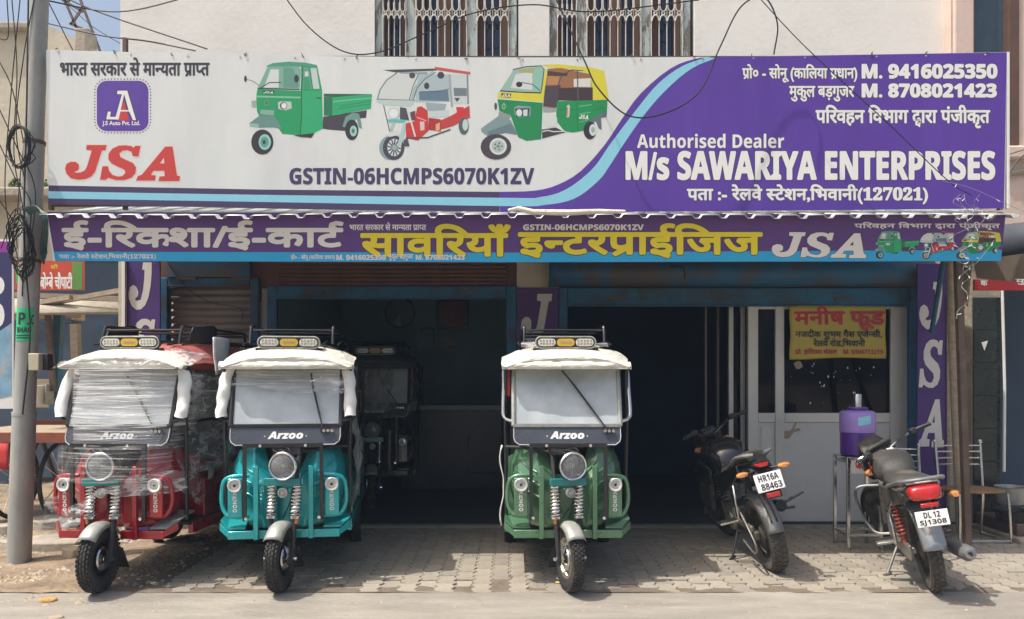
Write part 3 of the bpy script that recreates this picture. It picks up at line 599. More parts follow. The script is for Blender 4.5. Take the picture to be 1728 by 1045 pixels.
AUTO = [([(640, 82), (800, 76), (1130, 110), (1240, 142), (1285, 408), (1130, 432), (1110, 175), (960, 122), (820, 116), (700, 104)], YL), ([(695, 120), (830, 112), (1110, 172), (1132, 430), (790, 422), (780, 505), (655, 490)], (150, 106, 70)),
  ([(700, 185), (810, 195), (800, 275), (695, 275)], (178, 130, 84)), ([(700, 140), (890, 165), (890, 190), (700, 188)], (70, 56, 56)), ([(950, 217), (1112, 210), (1112, 296), (950, 292)], (214, 214, 208)), ([(676, 284), (826, 274), (800, 492), (662, 476)], (74, 64, 72)), ([(812, 302), (1132, 298), (1132, 428), (800, 422)], (62, 48, 52)),
  (ln([(985, 140), (992, 425)], 12), (90, 84, 86)), (ln([(800, 275), (840, 180), (930, 130), (1040, 140)], 8), (64, 58, 58)),
  ([(370, 130), (640, 94), (668, 130), (642, 345), (248, 328), (355, 165)], (150, 184, 170)), ([(396, 172), (556, 150), (556, 322), (350, 302)], (206, 212, 212)), ([(570, 130), (650, 110), (650, 330), (566, 340)], (140, 190, 172)), ([(420, 130), (580, 120), (560, 165), (430, 150)], (170, 168, 110)),
  (ln([(370, 128), (500, 100), (640, 92), (668, 125), (640, 345)], 10), (80, 84, 74)), (ln([(248, 330), (440, 345), (640, 350)], 11), DK), ([(232, 340), (640, 358), (682, 124), (704, 116), (656, 442), (220, 402)], YL), ([(222, 404), (655, 442), (640, 792), (500, 808), (420, 772), (350, 570), (240, 522)], (24, 134, 78)), (ln([(222, 406), (655, 440)], 8), (200, 220, 200)),
  ([(262, 352), (355, 358), (345, 396), (256, 388)], (52, 48, 56)), (ell(430, 270, 30, 26), DK), (ln([(450, 250), (560, 270), (630, 330)], 7), DK), (ell(284, 478, 16, 28), (170, 200, 180)), (ell(284, 478, 10, 20), (24, 134, 78)),
  ([(380, 490), (420, 470), (540, 482), (538, 568), (440, 582), (390, 562)], (126, 156, 160)), ([(390, 500), (530, 495), (520, 575), (400, 575)], (60, 62, 66)), (ell(430, 540, 28, 34), (214, 220, 218)), ([(468, 512), (510, 508), (508, 570), (470, 572)], (206, 214, 214)), (ell(206, 478, 14, 36), (80, 84, 84)),
  ([(238, 528), (350, 560), (334, 612), (230, 572)], (140, 150, 148)), ([(65, 690), (230, 572), (352, 612), (420, 752), (300, 732), (130, 766), (70, 722)], (124, 150, 150)), ([(130, 720), (350, 640), (420, 752), (300, 732), (140, 764)], (100, 124, 130)),
  ([(790, 430), (1272, 416), (1265, 560), (1190, 562), (1090, 702), (940, 728), (860, 716), (780, 610)], (24, 140, 82)), (ln([(980, 440), (990, 720)], 6), (16, 110, 66)), (ln([(1000, 480), (1120, 462)], 6), (120, 196, 150)), (ln([(1000, 552), (1110, 535)], 6), (120, 196, 150)), (ln([(1000, 630), (1090, 606)], 5), (120, 196, 150)), (ln([(1130, 520), (1265, 490)], 6), (16, 110, 66)), (ln([(800, 505), (980, 505)], 5), (16, 110, 66)), (ln([(800, 580), (980, 580)], 5), (16, 110, 66)),
  ([(655, 484), (780, 500), (790, 530), (660, 535)], (150, 160, 164)), ([(645, 700), (780, 680), (870, 726), (650, 786)], (66, 58, 66)), (ell(725, 610, 68, 70), (206, 214, 208)), ([(885, 470), (905, 462), (915, 480), (908, 580), (880, 585)], (196, 196, 190)), (ln([(888, 490), (886, 575)], 8), (190, 60, 50)),
  (ln([(650, 720), (700, 708), (760, 720), (870, 716)], 10), (206, 214, 206)), ([(1088, 690), (1112, 610), (1200, 556), (1262, 530), (1262, 580), (1210, 590), (1216, 700), (1186, 690), (1160, 620), (1120, 640)], (100, 110, 122)), (ell(1105, 708, 62, 86), DK), (ell(1134, 704, 36, 56), (206, 216, 210)), (ell(1134, 704, 18, 28), (150, 170, 166)),
  (ell(208, 865, 146, 122), (72, 62, 72)), (ell(230, 860, 82, 80), (206, 218, 210)), (ell(230, 860, 62, 60), (170, 190, 184)), *[(ell(230 + 34 * math.cos(a), 860 + 32 * math.sin(a), 10, 10, 8), (96, 110, 108)) for a in [k * 1.256 for k in range(5)]], (ell(230, 860, 16, 16), (120, 136, 132))]
def artwork(polys, box, rect, place, lift, name, parent):
    """a printed picture, one flat mesh per ink laid over the others"""
    x0, y0, x1, y1 = box; X0, Y0, X1, Y1 = rect; me = None; vs = []; fs = []; mi = []; mats = []
    for k, (p, c) in enumerate(polys):
        q = [(X0 + (x - x0) / (x1 - x0) * (X1 - X0), Y0 + (y - y0) / (y1 - y0) * (Y1 - Y0)) for x, y in p]
        o = len(vs); vs += [tuple(place(a, b, lift + k * .00002)) for a, b in q]
        m = pc(*c)
        if m not in mats: mats.append(m)
        for t in tessellate_polygon([[Vector((a, b, 0)) for a, b in q]]): fs.append(tuple(i + o for i in t)); mi.append(mats.index(m))
    me = bpy.data.meshes.new(name); me.from_pydata(vs, [], fs)
    for m in mats: me.materials.append(m)
    for f, i in zip(me.polygons, mi): f.material_index = i
    o = bpy.data.objects.new(name, me); col.objects.link(o); o.parent = parent; return o
# ------------------------------------------------------------------ the long top signboard
sg = thing('signboard', 'long white and purple flex signboard with three printed three-wheelers', 'signboard')
DS = 6.36; P = on(DS)
top_e = [(78, 84), (300, 90), (600, 95.5), (860, 97), (1150, 96.5), (1400, 93), (1700, 88)]
bot_e = [(82, 345), (300, 349), (600, 355), (860, 357.5), (1150, 357), (1400, 355), (1695, 352)]
te = c2(top_e, 5); be = c2(bot_e, 5)
n = len(te)
MB().add([P(*a) for i, a in enumerate(te)] + [P(*b) for b in be], [(i, i + 1, n + i + 1, n + i) for i in range(n - 1)]).build('flex_sheet', m_flex, sg, smooth=0)
A_ = [(82, 313), (440, 320), (843, 324)]; A2 = [(843, 324), (902, 322), (941, 312), (980, 289), (1020, 245), (1050, 200), (1082, 157), (1131, 116), (1171, 100), (1205, 96)]
B_ = [(82, 323), (440, 329), (850, 334), (910, 333), (955, 320), (1000, 285), (1030, 243), (1074, 185), (1111, 141), (1151, 112), (1192, 97)]
C_ = [(82, 335), (440, 341), (850, 348), (920, 346), (970, 335), (1010, 305), (1030, 278), (1054, 241), (1091, 189), (1127, 149), (1167, 116), (1208, 98)]
flat(P, A_ + [(x, interp(bot_e, x)) for x in (843, 600, 300, 82)], .0005, m_indigo, 'indigo_band', sg)
flat(P, c2(A2) + [(x, interp(top_e, x) + .5) for x in (1300, 1400, 1500, 1600, 1699)] + [(x, interp(bot_e, x)) for x in (1694, 1600, 1400, 1150, 1000, 900, 843.5)], .0006, m_purple, 'purple_field', sg)
flat(P, c2(B_, 4) + c2(C_, 4)[::-1], .0007, m_sky_print, 'light_blue_sweep', sg)
b = 'frame_tube'
MB().b2(P(74, 92, -.07), P(1703, 98, -.03)).build(b, m_iron, sg); MB().b2(P(80, 338, -.07), P(1698, 346, -.03)).build(b, m_iron, sg)
for px in (80, 206, 640, 1000, 1350, 1694): MB().b2(P(px - 3, (60 if px == 206 else 92), -.075), P(px + 3, 352, -.035)).build('frame_post', m_iron, sg)
MB().b2(P(1700, 88, .002), P(1703.5, 352, -.03)).build('edge_strip', m_white, sg)
ol = (m_ink, 0.9)
lettering('भारत सरकार से मान्यता प्राप्त', P, (102, 98, 353, 129), m_ink, sg, 0.9)
lettering(SB('GSTIN-06HCMPS6070K1ZV'), P, (489, 284, 901, 311), m_indigo, sg, 0.7)
lettering('', P, (110, 245, 304, 306), m_red, sg, 0.0, outline=(mat('pale_red_edge', (.80, .60, .55), .5), 1.4), raw=raw(LJ, LS, LA))
lettering('प्रो० - सोनू (कालिया प्रधान)', P, (1253, 109, 1446, 139), m_wprint, sg, .7, outline=ol)
lettering(SB('M. 9416025350'), P, (1455, 109, 1682, 132), m_wprint, sg, 1.2, outline=ol)
lettering('मुकुल बड़गुजर', P, (1332, 146, 1441, 171), m_wprint, sg, .7, outline=ol)
lettering(SB('M. 8708021423'), P, (1455, 142, 1681, 164), m_wprint, sg, 1.2, outline=ol)
lettering('परिवहन विभाग द्वारा पंजीकृत', P, (1377, 178, 1670, 216), m_wprint, sg, 1.0, outline=ol)
lettering(SB('Authorised Dealer'), P, (1075, 226, 1323, 250), m_wprint, sg, 0.2, outline=(m_ink, .6))
lettering(SB('M/s SAWARIYA ENTERPRISES'), P, (1057, 256, 1678, 303), m_wprint, sg, 1.5, outline=(m_ink, 1.1))
lettering('पता :- रेलवे स्टेशन,भिवानी(' + SB('127021', 's') + ')', P, (1160, 312, 1565, 344), m_wprint, sg, 1.0, outline=ol)
flat(P, [(207 + x, 179 + y) for x, y in rrect(87, 85, 17, 5)], .001, m_purple, 'badge', sg)
dots = MB(); per_ = [(207 + x, 179 + y) for x, y in rrect(94, 91, 20, 6)]; acc = 0
pp = per_ + [per_[0]]
for (ax_, ay_), (bx_, by_) in zip(pp, pp[1:]):
    L_ = math.hypot(bx_ - ax_, by_ - ay_); t = 0
    k = max(1, round(L_ / 5.2))
    for i in range(k):
        u = (i + .5) / k; dots.face([P(ax_ + (bx_ - ax_) * u + 1.2 * math.cos(a), ay_ + (by_ - ay_) * u + 1.2 * math.sin(a), .001) for a in (0, 1.05, 2.1, 3.14, 4.19, 5.24)])
dots.build('badge_dots', m_indigo, sg, smooth=0)
q = lambda x, y: (90 + x / 5.226, 120 + y / 5.226)
JAo = [(560, 168), (658, 168), (740, 440), (698, 440), (652, 345), (625, 235), (582, 436), (460, 434), (478, 350), (514, 354), (506, 400), (546, 400), (600, 212), (555, 210)]
JAi = [(567, 174), (653, 174), (730, 434), (703, 434), (664, 345), (626, 205), (576, 429), (467, 427), (482, 358), (508, 360), (501, 405), (550, 405), (606, 206), (562, 204)]
flat(P, [q(*p) for p in JAo], .0012, m_ink, 'badge_shadow', sg); flat(P, [q(*p) for p in [(622, 258), (672, 438), (566, 438)]], .0014, m_red, 'badge_letter', sg); flat(P, [q(*p) for p in JAi], .0016, m_wprint, 'badge_letters', sg)
flat(P, [q(*p) for p in [(590, 345), (668, 345), (670, 358), (588, 358)]], .0018, m_wprint, 'badge_letters', sg)
lettering('J.S Auto Pvt. Ltd.', P, (173, 204.5, 236, 213.5), m_wprint, sg, .25)
artwork(TRUCK, (0, 0, 1320, 1045), (400, 90, 640, 280), P, .0005, 'printed_cargo_truck', sg)
artwork(ERICK, (0, 0, 1045, 1045), (625, 100, 805, 280), P, .0005, 'printed_red_rickshaw', sg)
artwork(AUTO, (0, 0, 1356, 1045), (800, 95, 1040, 280), P, .0005, 'printed_green_rickshaw', sg)
JS = raw(LJ, LS, LA)
lettering('', on(DS - .002), (444.5, 154.3, 461, 158), m_wprint, sg, 0, raw=JS , name='small_lettering')
for rect in ((846.5, 158.6, 861, 164), (977, 194, 993, 201.5)):
    t_ = lettering('', on(DS - .002), rect, m_wprint, sg, 0, raw=JS, name='small_lettering')
random.seed(31)
for k in range(17):
    px = 110 + k * 97 + random.uniform(-14, 14); y0 = interp(top_e, px); c = [P(px + random.uniform(-3, 3), y0 + random.uniform(-4, 5), random.uniform(-.01, .012)) for _ in range(5)]
    MB().tube(cr(c, 4), .0028, 5).build('tie_wire', m_iron, sg)
    px = 110 + k * 97 + random.uniform(-14, 14); MB().lathe([(0, -.003), (.007, -.003), (.009, 0)], P(px, interp(top_e, px) + 4, .001), (0, 1, 0), 8).build('eyelet', m_steel, sg)
rebase(sg, P(864, 352))
# ------------------------------------------------------------------ narrow band sign under the awning
bs = thing('band_sign', 'narrow dark purple name board with yellow lettering under the awning edge', 'signboard')
Q = on(6.22, .0009, 360)
flat(Q, [(78, 358), (1697, 362), (1689, 441), (864, 443), (92, 441)], 0, m_purpled, 'board', bs)
flat(Q, [(89.5, 425), (864, 426.5), (1690.6, 422), (1689, 440.6), (864, 442.6), (92, 440.6)], .0006, m_cyan, 'cyan_strip', bs)
flat(Q, [(76.5, 358), (79.5, 358), (93.5, 441), (90.5, 441)], .0012, m_white, 'edge_strip', bs)
MB().b2(Q(90, 372, -.08), Q(1690, 378, -.03)).build('frame_tube', m_iron, bs); MB().b2(Q(95, 430, -.08), Q(1686, 436, -.03)).build('frame_tube', m_iron, bs)
lettering('ई-रिक्शा/ई-कार्ट', Q, (106, 374, 578, 421), m_cprint, bs, 2.1, outline=ol)
lettering('सावरियाँ', Q, (610, 380, 860, 432), m_yprint, bs, 2.2, outline=(m_ink, 1.3))
lettering('इन्टरप्राईजिज', Q, (876, 379, 1285, 434), m_yprint, bs, 2.2, outline=(m_ink, 1.3))
lettering('भारत सरकार से मान्यता प्राप्त', Q, (590, 376, 719, 389), m_cprint, bs, .35)
lettering(SB('GSTIN-06HCMPS6070K1ZV'), Q, (883, 379, 1086, 388.5), m_cprint, bs, .35)
lettering('', Q, (1302, 392, 1462, 436), m_cprint, bs, 0, raw=JS, outline=ol)
lettering('परिवहन विभाग द्वारा पंजीकृत', Q, (1442, 375, 1687, 388), m_cprint, bs, .35)
lettering('पता :- रेलवे स्टेशन,भिवानी(' + SB('127021', 's') + ')', Q, (100, 427.5, 263, 438.5), m_cprint, bs, .25)
lettering('प्रो० - सोनू (कालिया प्रधान)', Q, (491, 429, 565, 440), m_cprint, bs, .2)
lettering(SB('M. 9416025350'), Q, (568, 430.5, 651, 439), m_cprint, bs, .35)
lettering('मुकुल बड़गुजर', Q, (656, 429.5, 697, 440), m_cprint, bs, .2)
lettering(SB('M. 8708021423'), Q, (702, 430.5, 784, 438.5), m_cprint, bs, .35)
artwork(TRUCK, (60, 78, 1255, 945), (1473, 390, 1551, 437), Q, .0008, 'printed_cargo_truck', bs)
artwork(ERICK, (60, 70, 985, 995), (1552, 390, 1611, 438), Q, .0008, 'printed_red_rickshaw', bs)
artwork(AUTO, (60, 72, 1290, 990), (1613, 390, 1690, 438), Q, .0008, 'printed_green_rickshaw', bs)
rebase(bs, Q(864, 442))
# ------------------------------------------------------------------ pillar boards
m_purplem = mat('mid_purple_print', (.075, .03, .19), .5, var=.18, vscale=3)
def pillar_board(label, d, x0, x1, y0, y1, letters):
    t = thing('pillar_board', label, 'signboard', group='purple pillar boards'); P_ = on(d)
    MB().b2(P_(x0, y0, 0), P_(x1, y1, -.02)).build('board', m_purplem if d < 7.7 else m_purpled, t, bev=.003)
    for L_, r_ in letters: lettering('', P_, r_, m_cprint, t, 0, raw=raw(L_), outline=(m_ink, .8))
    return rebase(t, P_((x0 + x1) / 2, y1))
pillar_board('tall purple board with big white letters left of the closed shutter', 7.62, 211, 270, 436, 905, ((LJU, (217, 443, 256, 523)), (LS, (217, 538, 262, 612)), (LA, (216, 640, 262, 712))))
pillar_board('dark purple board with a white letter above the green rickshaw roof', F - .07, 873, 942, 486, 875, ((LJ, (879, 496, 932, 577)), (LS, (882, 600, 932, 680))))
pillar_board('tall purple board with three white letters beside the iron posts', 7.60, 1548, 1598, 445, 905, ((LJU, (1551, 476, 1590, 556)), (LS, (1550, 573, 1591, 655)), (LA, (1549, 674, 1593, 755))))
one(MB().b2(on(7.58)(205, 436), on(7.58)(210.5, 905, -.05)), 'edge_post', m_white, 'thin whitewashed post along the leftmost purple board', 'post')
one(MB().b2(on(7.58)(1598.5, 500), on(7.58)(1603, 905, -.05)), 'edge_post', m_greywood, 'thin weathered batten along the right-hand purple board', 'post')
# yellow flex banner on the cabin glass
yb = thing('banner', 'yellow flex banner with red heading hung on the cabin glass', 'banner')
Y_ = on(7.82); m_yel = mat('yellow_flex', (0.50, 0.40, 0.07), 0.5, var=.06, vscale=4, bump=.1, bscale=6); m_rpr = mat('crimson_print', (.48, .03, .06), .5)
MB().grid(lambda u, v: Y_(1333 + 162 * u + 1.5 * math.sin(v * 9) * (u - .5), 516 + 88 * v + 1.2 * math.sin(u * 7 + 1) * v + 2 * (1 - u) * v, .006 * math.sin(u * 5 + v * 3) - .008), 24, 14).build('flex_sheet', m_yel, yb, solid=.002)
lettering('मनीष फूड', Y_, (1341, 517.5, 1493, 556), m_rpr, yb, 1.1)
lettering('नजदीक शुभम गैस एजेन्सी,', Y_, (1342.5, 556, 1488, 573), m_ink, yb, .35)
lettering('रेलवे रोड,भिवानी', Y_, (1373, 571.5, 1460, 586), m_ink, yb, .35)
lettering('प्रो. हरिराम बंसल', Y_, (1341.5, 588, 1413, 599), m_rpr, yb, .25)
lettering(SB('M. 9306713219'), Y_, (1424, 590, 1490, 598), m_rpr, yb, .1)
rebase(yb, Y_(1414, 604))
# ------------------------------------------------------------------ electric rickshaws
m_vinyl = mat('black_vinyl', (0.02, 0.02, 0.023), 0.45, var=.2, vscale=7, bump=.3, bscale=12)
m_glassw = glass('windscreen_glass', (0.6, 0.65, 0.68), 0.74, 0.12, (0.58, 0.63, 0.65), .18)
m_foam = mat('white_foam', (0.78, 0.78, 0.75), 0.85, var=.06, vscale=6, bump=.35, bscale=12)
m_cover = mat('visor_cover', (0.66, 0.64, 0.565), 0.42, var=.12, vscale=7, bump=1.0, bscale=14, stretch=(1, 2, 3), dirt=(.55, .47, .36), dscale=5, dlo=.58, dhi=.85)
m_guard = mat('grey_mudguard', (0.34, 0.35, 0.32), 0.45, .3, var=.3, vscale=12, dirt=(.56, .54, .48), dscale=9)
m_lens = mat('lamp_lens', (0.42, 0.43, 0.42), 0.16, .75, var=.3, vscale=25, bump=.12, bscale=45, coat=1)
m_apron = mat('apron_gloss', (.05, .055, .068), .3, var=.25, vscale=4, coat=.6)
m_ring = mat('lamp_ring', (.62, .62, .60), .35, .2, var=.1)
m_bowl = mat('reflector_bowl', (.62, .62, .60), .22, .9, var=.25, vscale=12, bump=.25, bscale=25)
m_clear = glass('lamp_glass', (.85, .88, .88), .22, .08, (.55, .57, .57))
m_led = mat('led_lens', (0.70, 0.68, 0.58), 0.3, var=.2, vscale=60)
m_amber = mat('amber_lens', (0.62, 0.40, 0.05), 0.25, coat=.6)
m_orange = mat('orange_reflector', (0.75, 0.20, 0.02), 0.25, coat=.6)
m_redlens = mat('red_lens', (0.45, 0.01, 0.012), 0.2, coat=.8)
m_roofdark = mat('roof_fabric', (0.055, 0.055, 0.058), 0.8, var=.25, vscale=6, bump=.3, bscale=30)
m_roofred = mat('roof_fabric_red', (0.40, 0.10, 0.085), 0.7, var=.2, vscale=6, bump=.3, bscale=30)
m_film = film('wrap_film', lo=.12, hi=.5, scale=4.5, stretch=(1, 1, 2.4), rough=.12, bump=1.0, crease=True)
m_stretch = film('stretch_film', lo=.10, hi=.66, scale=9, stretch=(.25, .25, 7.5), bump=1.0, rough=.12, r0=.45, r1=.72)  # thin streaks of the mask stand in for highlights along the film
m_stretch2 = film('thin_stretch_film', lo=.05, hi=.5, scale=9, stretch=(.25, .25, 7.5), bump=1.0, rough=.12, r0=.47, r1=.72)
m_greyfilm = film('grey_film', c=(.36, .35, .33), lo=.35, hi=.92, scale=9, stretch=(2.2, 2.2, .9), rough=.3, bump=.9)
m_teal = mat('teal_bracket', (0.0, 0.19, 0.20), 0.35, coat=.4)
m_check = mat('chequer_plate', (0.34, 0.36, 0.35), 0.45, .4, var=.3, vscale=50, bump=.6, bscale=90)
def paint(name, c): return mat(name, c, 0.3, 0.25, var=.14, vscale=6, coat=.8, dirt=(c[0] * .75 + .07, c[1] * .75 + .065, c[2] * .75 + .055), dscale=7, dlo=.5, dhi=.8)
def tyre_wheel(t, name, M, r, w, hub_mat, side=1, tread=True, nb=44, spokes=0, rimr=None):
    """tyre with moulded tread, steel rim, hub"""
    rimr = rimr or r * .58
    mb = MB(M)
    prof = [(rimr, -w * .36), (rimr + .25 * (r - rimr), -w * .48), (rimr + .62 * (r - rimr), -w * .52), (r - .016, -w * .43), (r - .006, -w * .25), (r - .004, 0), (r - .006, w * .25), (r - .016, w * .43), (rimr + .62 * (r - rimr), w * .52), (rimr + .25 * (r - rimr), w * .48), (rimr, w * .36)]
    mb.lathe(prof, (0, 0, 0), (1, 0, 0), 40, close=True)
    o = mb.build(name, m_rubber, t)
    if tread:
        tr = MB(M)
        for k in range(nb):
            a = 2 * math.pi * k / nb
            for u, off, ww, hh in ((-.30, .5, .17, .0), (-.04, 0, .17, 0), (.04 + .18, .5, .17, 0), (-.47, 0, .12, -.009), (.47, 0, .12, -.009)):
                aa = a + off * 2 * math.pi / nb; rr = r - .004 + hh
                c = Vector((u * w, math.cos(aa) * rr, math.sin(aa) * rr))
                tr.box(c, (w * ww, 2 * math.pi * r / nb * .62, .012), (aa - math.pi / 2, 0, 0))
        tr.build('tread', m_rubber, o, smooth=0)
    rm = MB(M); rm.lathe([(rimr + .004, -w * .38), (rimr + .010, -w * .42), (rimr - .008, -w * .40), (rimr - .02, -w * .15), (rimr - .02, w * .15), (rimr - .008, w * .40), (rimr + .010, w * .42), (rimr + .004, w * .38)], (0, 0, 0), (1, 0, 0), 32)
    if spokes:
        for k in range(spokes):
            a = 2 * math.pi * k / spokes
            rm.bar((0, math.cos(a) * .03, math.sin(a) * .03), (0, math.cos(a) * (rimr - .012), math.sin(a) * (rimr - .012)), .022, .018, (1, 0, 0))
        rm.lathe([(.0, -.03), (.036, -.03), (.045, -.02), (.045, .02), (.036, .03), (0, .03)], (0, 0, 0), (1, 0, 0), 16)
    else:
        rm.lathe([(rimr - .018, -.006), (rimr * .8, -.012), (rimr * .45, .0), (.02, .004)], (0, 0, 0), (1, 0, 0), 28)
    rm.build('rim', hub_mat, o)
    if not spokes:
        hb = MB(M)
        for sx in (-1, 1):
            hb.lathe([(0, sx * w * .64), (.03, sx * w * .64), (.036, sx * w * .57), (.080, sx * w * .48), (.088, sx * w * .36), (.088, sx * .008)], (0, 0, 0), (1, 0, 0), 20)
        for k in range(5):
            a = 1.256 * k; hb.lathe([(0, side * w * .56), (.008, side * w * .56), (.008, side * .01)], (0, math.cos(a) * .062, math.sin(a) * .062), (1, 0, 0), 6)
        hb.build('hub', m_steel, o)
        MB(M).bar((side * w * .60, 0, 0), (side * w * .62, .03, .105), .02, .012, (1, 0, 0)).build('brake_arm', m_steel, o)
    return o
def spring(mb, a, b, R_, r, turns, n=14):
    a = Vector(a); b = Vector(b); t = (b - a).normalized(); u = t.orthogonal().normalized(); w = t.cross(u); pts = []
    for k in range(turns * n + 1):
        q = k / n * 2 * math.pi; pts.append(a + (b - a) * (k / (turns * n)) + R_ * (math.cos(q) * u + math.sin(q) * w))
    mb.tube(pts, r, 6)
def crinkle(fn, amp, sc, seed):
    def f(u, v):
        p = Vector(fn(u, v)); q = p * sc + Vector((seed, seed * 1.7, 0))
        return p + Vector((mnoise.noise(q), mnoise.noise(q + Vector((9, 3, 1))), mnoise.noise(q + Vector((2, 8, 5))))) * amp
    return f
def erickshaw(label, c, loc, yaw, steer, opts=(), roof=None, wip=((-.03, 1.58), (.06, 1.47), (.29, 1.15))):
    t = thing('electric_rickshaw', label, 'rickshaw', loc, (0, 0, R(yaw)), group='electric rickshaws')
    pm_ = paint('rickshaw_paint', c); roof = roof or m_roofdark
    B = lambda: MB()
    r = .235
    S = Matrix.Translation((0, .0, 0)) @ Matrix.Rotation(R(steer), 4, 'Z')
    W0 = S @ Matrix.Translation((0, 0, r))
    # front wheel, fork, mudguard turn together with the bars
    tyre_wheel(t, 'front_wheel', W0, r, .080, m_blackm if 'blackrim' in opts else m_steel, 1 if steer < 0 else -1)
    for sx in (-1, 1):
        mb = MB(S)
        mb.tube([(sx * .082, -.01, r - .02), (sx * .085, .02, .40), (sx * .088, .05, .53)], .019, 10)
        mb.bar((sx * .082, -.012, r - .045), (sx * .082, .0, r + .06), .022, .05)
        mb.build('fork_leg', m_blackm, t)
    for sx in (-1, 1):
        mb = MB(S)
        MB(S).lathe([(0, -.012), (.014, -.012), (.014, .012), (0, .012)], (sx * .108, -.01, r), (1, 0, 0), 8).build('axle_nut', m_chrome, t)
        MB(S).tube([(sx * .088, .045, .52), (sx * .092, .075, .76)], .02, 10).build('damper', m_steel, t)
        spring(mb, (sx * .088, .048, .525), (sx * .091, .075, .745), .034, .0085, 9)
        MB(S).lathe([(.0, -.01), (.042, -.01), (.042, .008), (0, .008)], (sx * .088, .047, .52), (0, .1, 1), 14).build('spring_seat', m_chrome, t)
        mb.build('shock_spring', m_chrome, t)
    for sx in (-1,) if steer > 0 else (1,):
        MB(S).b2((sx * .10 - .008, .02, .475), (sx * .10 + .012, .055, .545)).build('reflector', m_orange, t, bev=.003)
    def mg(u, v):
        a = R(42 + 108 * v); x = (u - .5) * .135; rr = .262 - .03 * (2 * u - 1) ** 4 - .01 * (2 * u - 1) ** 2
        return (x, -math.cos(a) * rr, r + math.sin(a) * rr)
    MB(S).grid(mg, 10, 16).build('mudguard', m_guard, t, solid=.004)
    def mf(u, v): return (.0 + (u - .5) * .14, .20 + .10 * v, .27 - .17 * v)
    MB(S).grid(mf, 4, 4).build('mud_flap', m_blackm, t, solid=.004)
    MB(S).b2((-.135, .015, .748), (.135, .05, .802)).build('bracket_plate', m_teal, t, bev=.004)
    hl = MB(S); hc = (.02, -.02, .895)
    hl.lathe([(0, .17), (.04, .165), (.085, .10), (.098, .03), (.103, .006), (.103, -.010), (.097, -.017), (.088, -.012), (.087, .0)], hc, (0, 1, 0), 32)
    h = hl.build('headlight', m_chrome, t)
    MB(S).lathe([(.087, .002), (.07, .03), (.045, .06), (.02, .075), (0, .078)], hc, (0, 1, 0), 28).build('reflector_bowl', m_bowl, h)
    MB(S).lathe([(0, .0), (.016, .004), (.018, .03), (.016, .078)], (hc[0], hc[1], hc[2]), (0, 1, 0), 14).build('bulb_shield', m_guard, h)
    MB(S).lathe([(.0875, -.006), (.07, -.016), (.04, -.023), (0, -.026)], hc, (0, 1, 0), 28).build('lens', m_clear, h)
    fl_ = MB(S)
    for k in range(7): fl_.bar((hc[0] - .05 + .0166 * k, hc[1] - .012, hc[2] - .05 + .012 * abs(k - 3)), (hc[0] - .05 + .0166 * k, hc[1] - .012, hc[2] + .05 - .012 * abs(k - 3)), .003, .003)
    fl_.build('lens_flute', m_clear, h)
    hn = MB(S); hn.lathe([(0, .05), (.03, .05), (.036, .01), (.036, 0), (.029, -.003), (.026, .006), (.012, .004), (.010, -.004), (0, -.005)], (.012, .0, .70), (0, 1, 0), 20)
    hn.build('horn', m_guard, t)
    hbm = MB(S); hbm.tube([(0, .06, .8), (0, .16, .98)], .026, 10)
    hbm.tube(cr([(-.36, .44, 1.00), (-.26, .34, 1.00), (-.12, .26, .98), (0, .2, .97), (.12, .26, .98), (.26, .34, 1.00), (.36, .44, 1.00)], 5), .013, 8)
    hbm.tube([(-.09, .07, .77), (-.09, .16, 1.02)], .016, 8); hbm.tube([(.09, .07, .77), (.09, .16, 1.02)], .016, 8)
    hbm.box((.0, .16, .99), (.2, .08, .05))
    hbm.build('handlebar', m_blackm, t)
    cb = MB(S)
    for k in range(3): cb.tube(cr([(-.1 + .05 * k, .1, 1.0), (.03 * k, .0, .97 + .02 * k), (.10, .03, .85), (.06, .05, .66), (-.02 + .05 * k, .1, .5)], 5), .005, 5)
    cb.build('brake_cable', m_wire, t)
    # black front bar and coloured guard
    fb = B(); fb.b2((-.285, .10, 1.018), (.285, .128, 1.046))
    for sx in (-1, 1): fb.b2((sx * .272 - .013, .101, .485), (sx * .272 + .013, .127, 1.0175))
    fb.build('front_bar', m_black, t)
    bo = B()
    for sx in (-1, 1):
        bo.lathe([(0, -.012), (.011, -.012), (.011, .01)], (sx * .16, .095, 1.032), (0, 1, 0), 8); bo.lathe([(0, -.02), (.012, -.02), (.012, .05)], (sx * .258, .10, .505), (0, 1, 0), 8)
    bo.build('bolt', m_chrome, t)
    for sx in (-1, 1):
        B().b2((sx * .195 - .018, .112, .345), (sx * .195 + .018, .142, .88)).build('guard_post', pm_, t, bev=.004)
        B().tube(cr([(sx * .25, .16, .805), (sx * .36, .16, .805), (sx * .425, .17, .775), (sx * .445, .18, .70), (sx * .445, .18, .60), (sx * .415, .17, .53), (sx * .37, .16, .508), (sx * .25, .16, .505)], 5), .0155, 10).build('crash_bar', pm_, t)
        lp = B(); lp.b2((sx * .345 - .052, .135, .505), (sx * .345 + .052, .175, .79)); lpo = lp.build('lamp_panel', pm_, t, bev=.006)
        pl_ = lambda a, b, l=0, sx=sx: Vector((sx * .345 + a, .1345 - l, b))
        fl = B(); fl.lathe([(0, .03), (.045, .03), (.05, .0), (.05, -.018), (.046, -.022), (.034, -.018), (.033, -.010)], (sx * .345, .13, .742), (0, 1, 0), 24)
        flo = fl.build('fog_lamp', m_foam if 'film' in opts else m_ring, t)
        B().lathe([(.0335, -.011), (.02, -.014), (0, -.015)], (sx * .345, .13, .742), (0, 1, 0), 20).build('lens', m_bowl, flo)
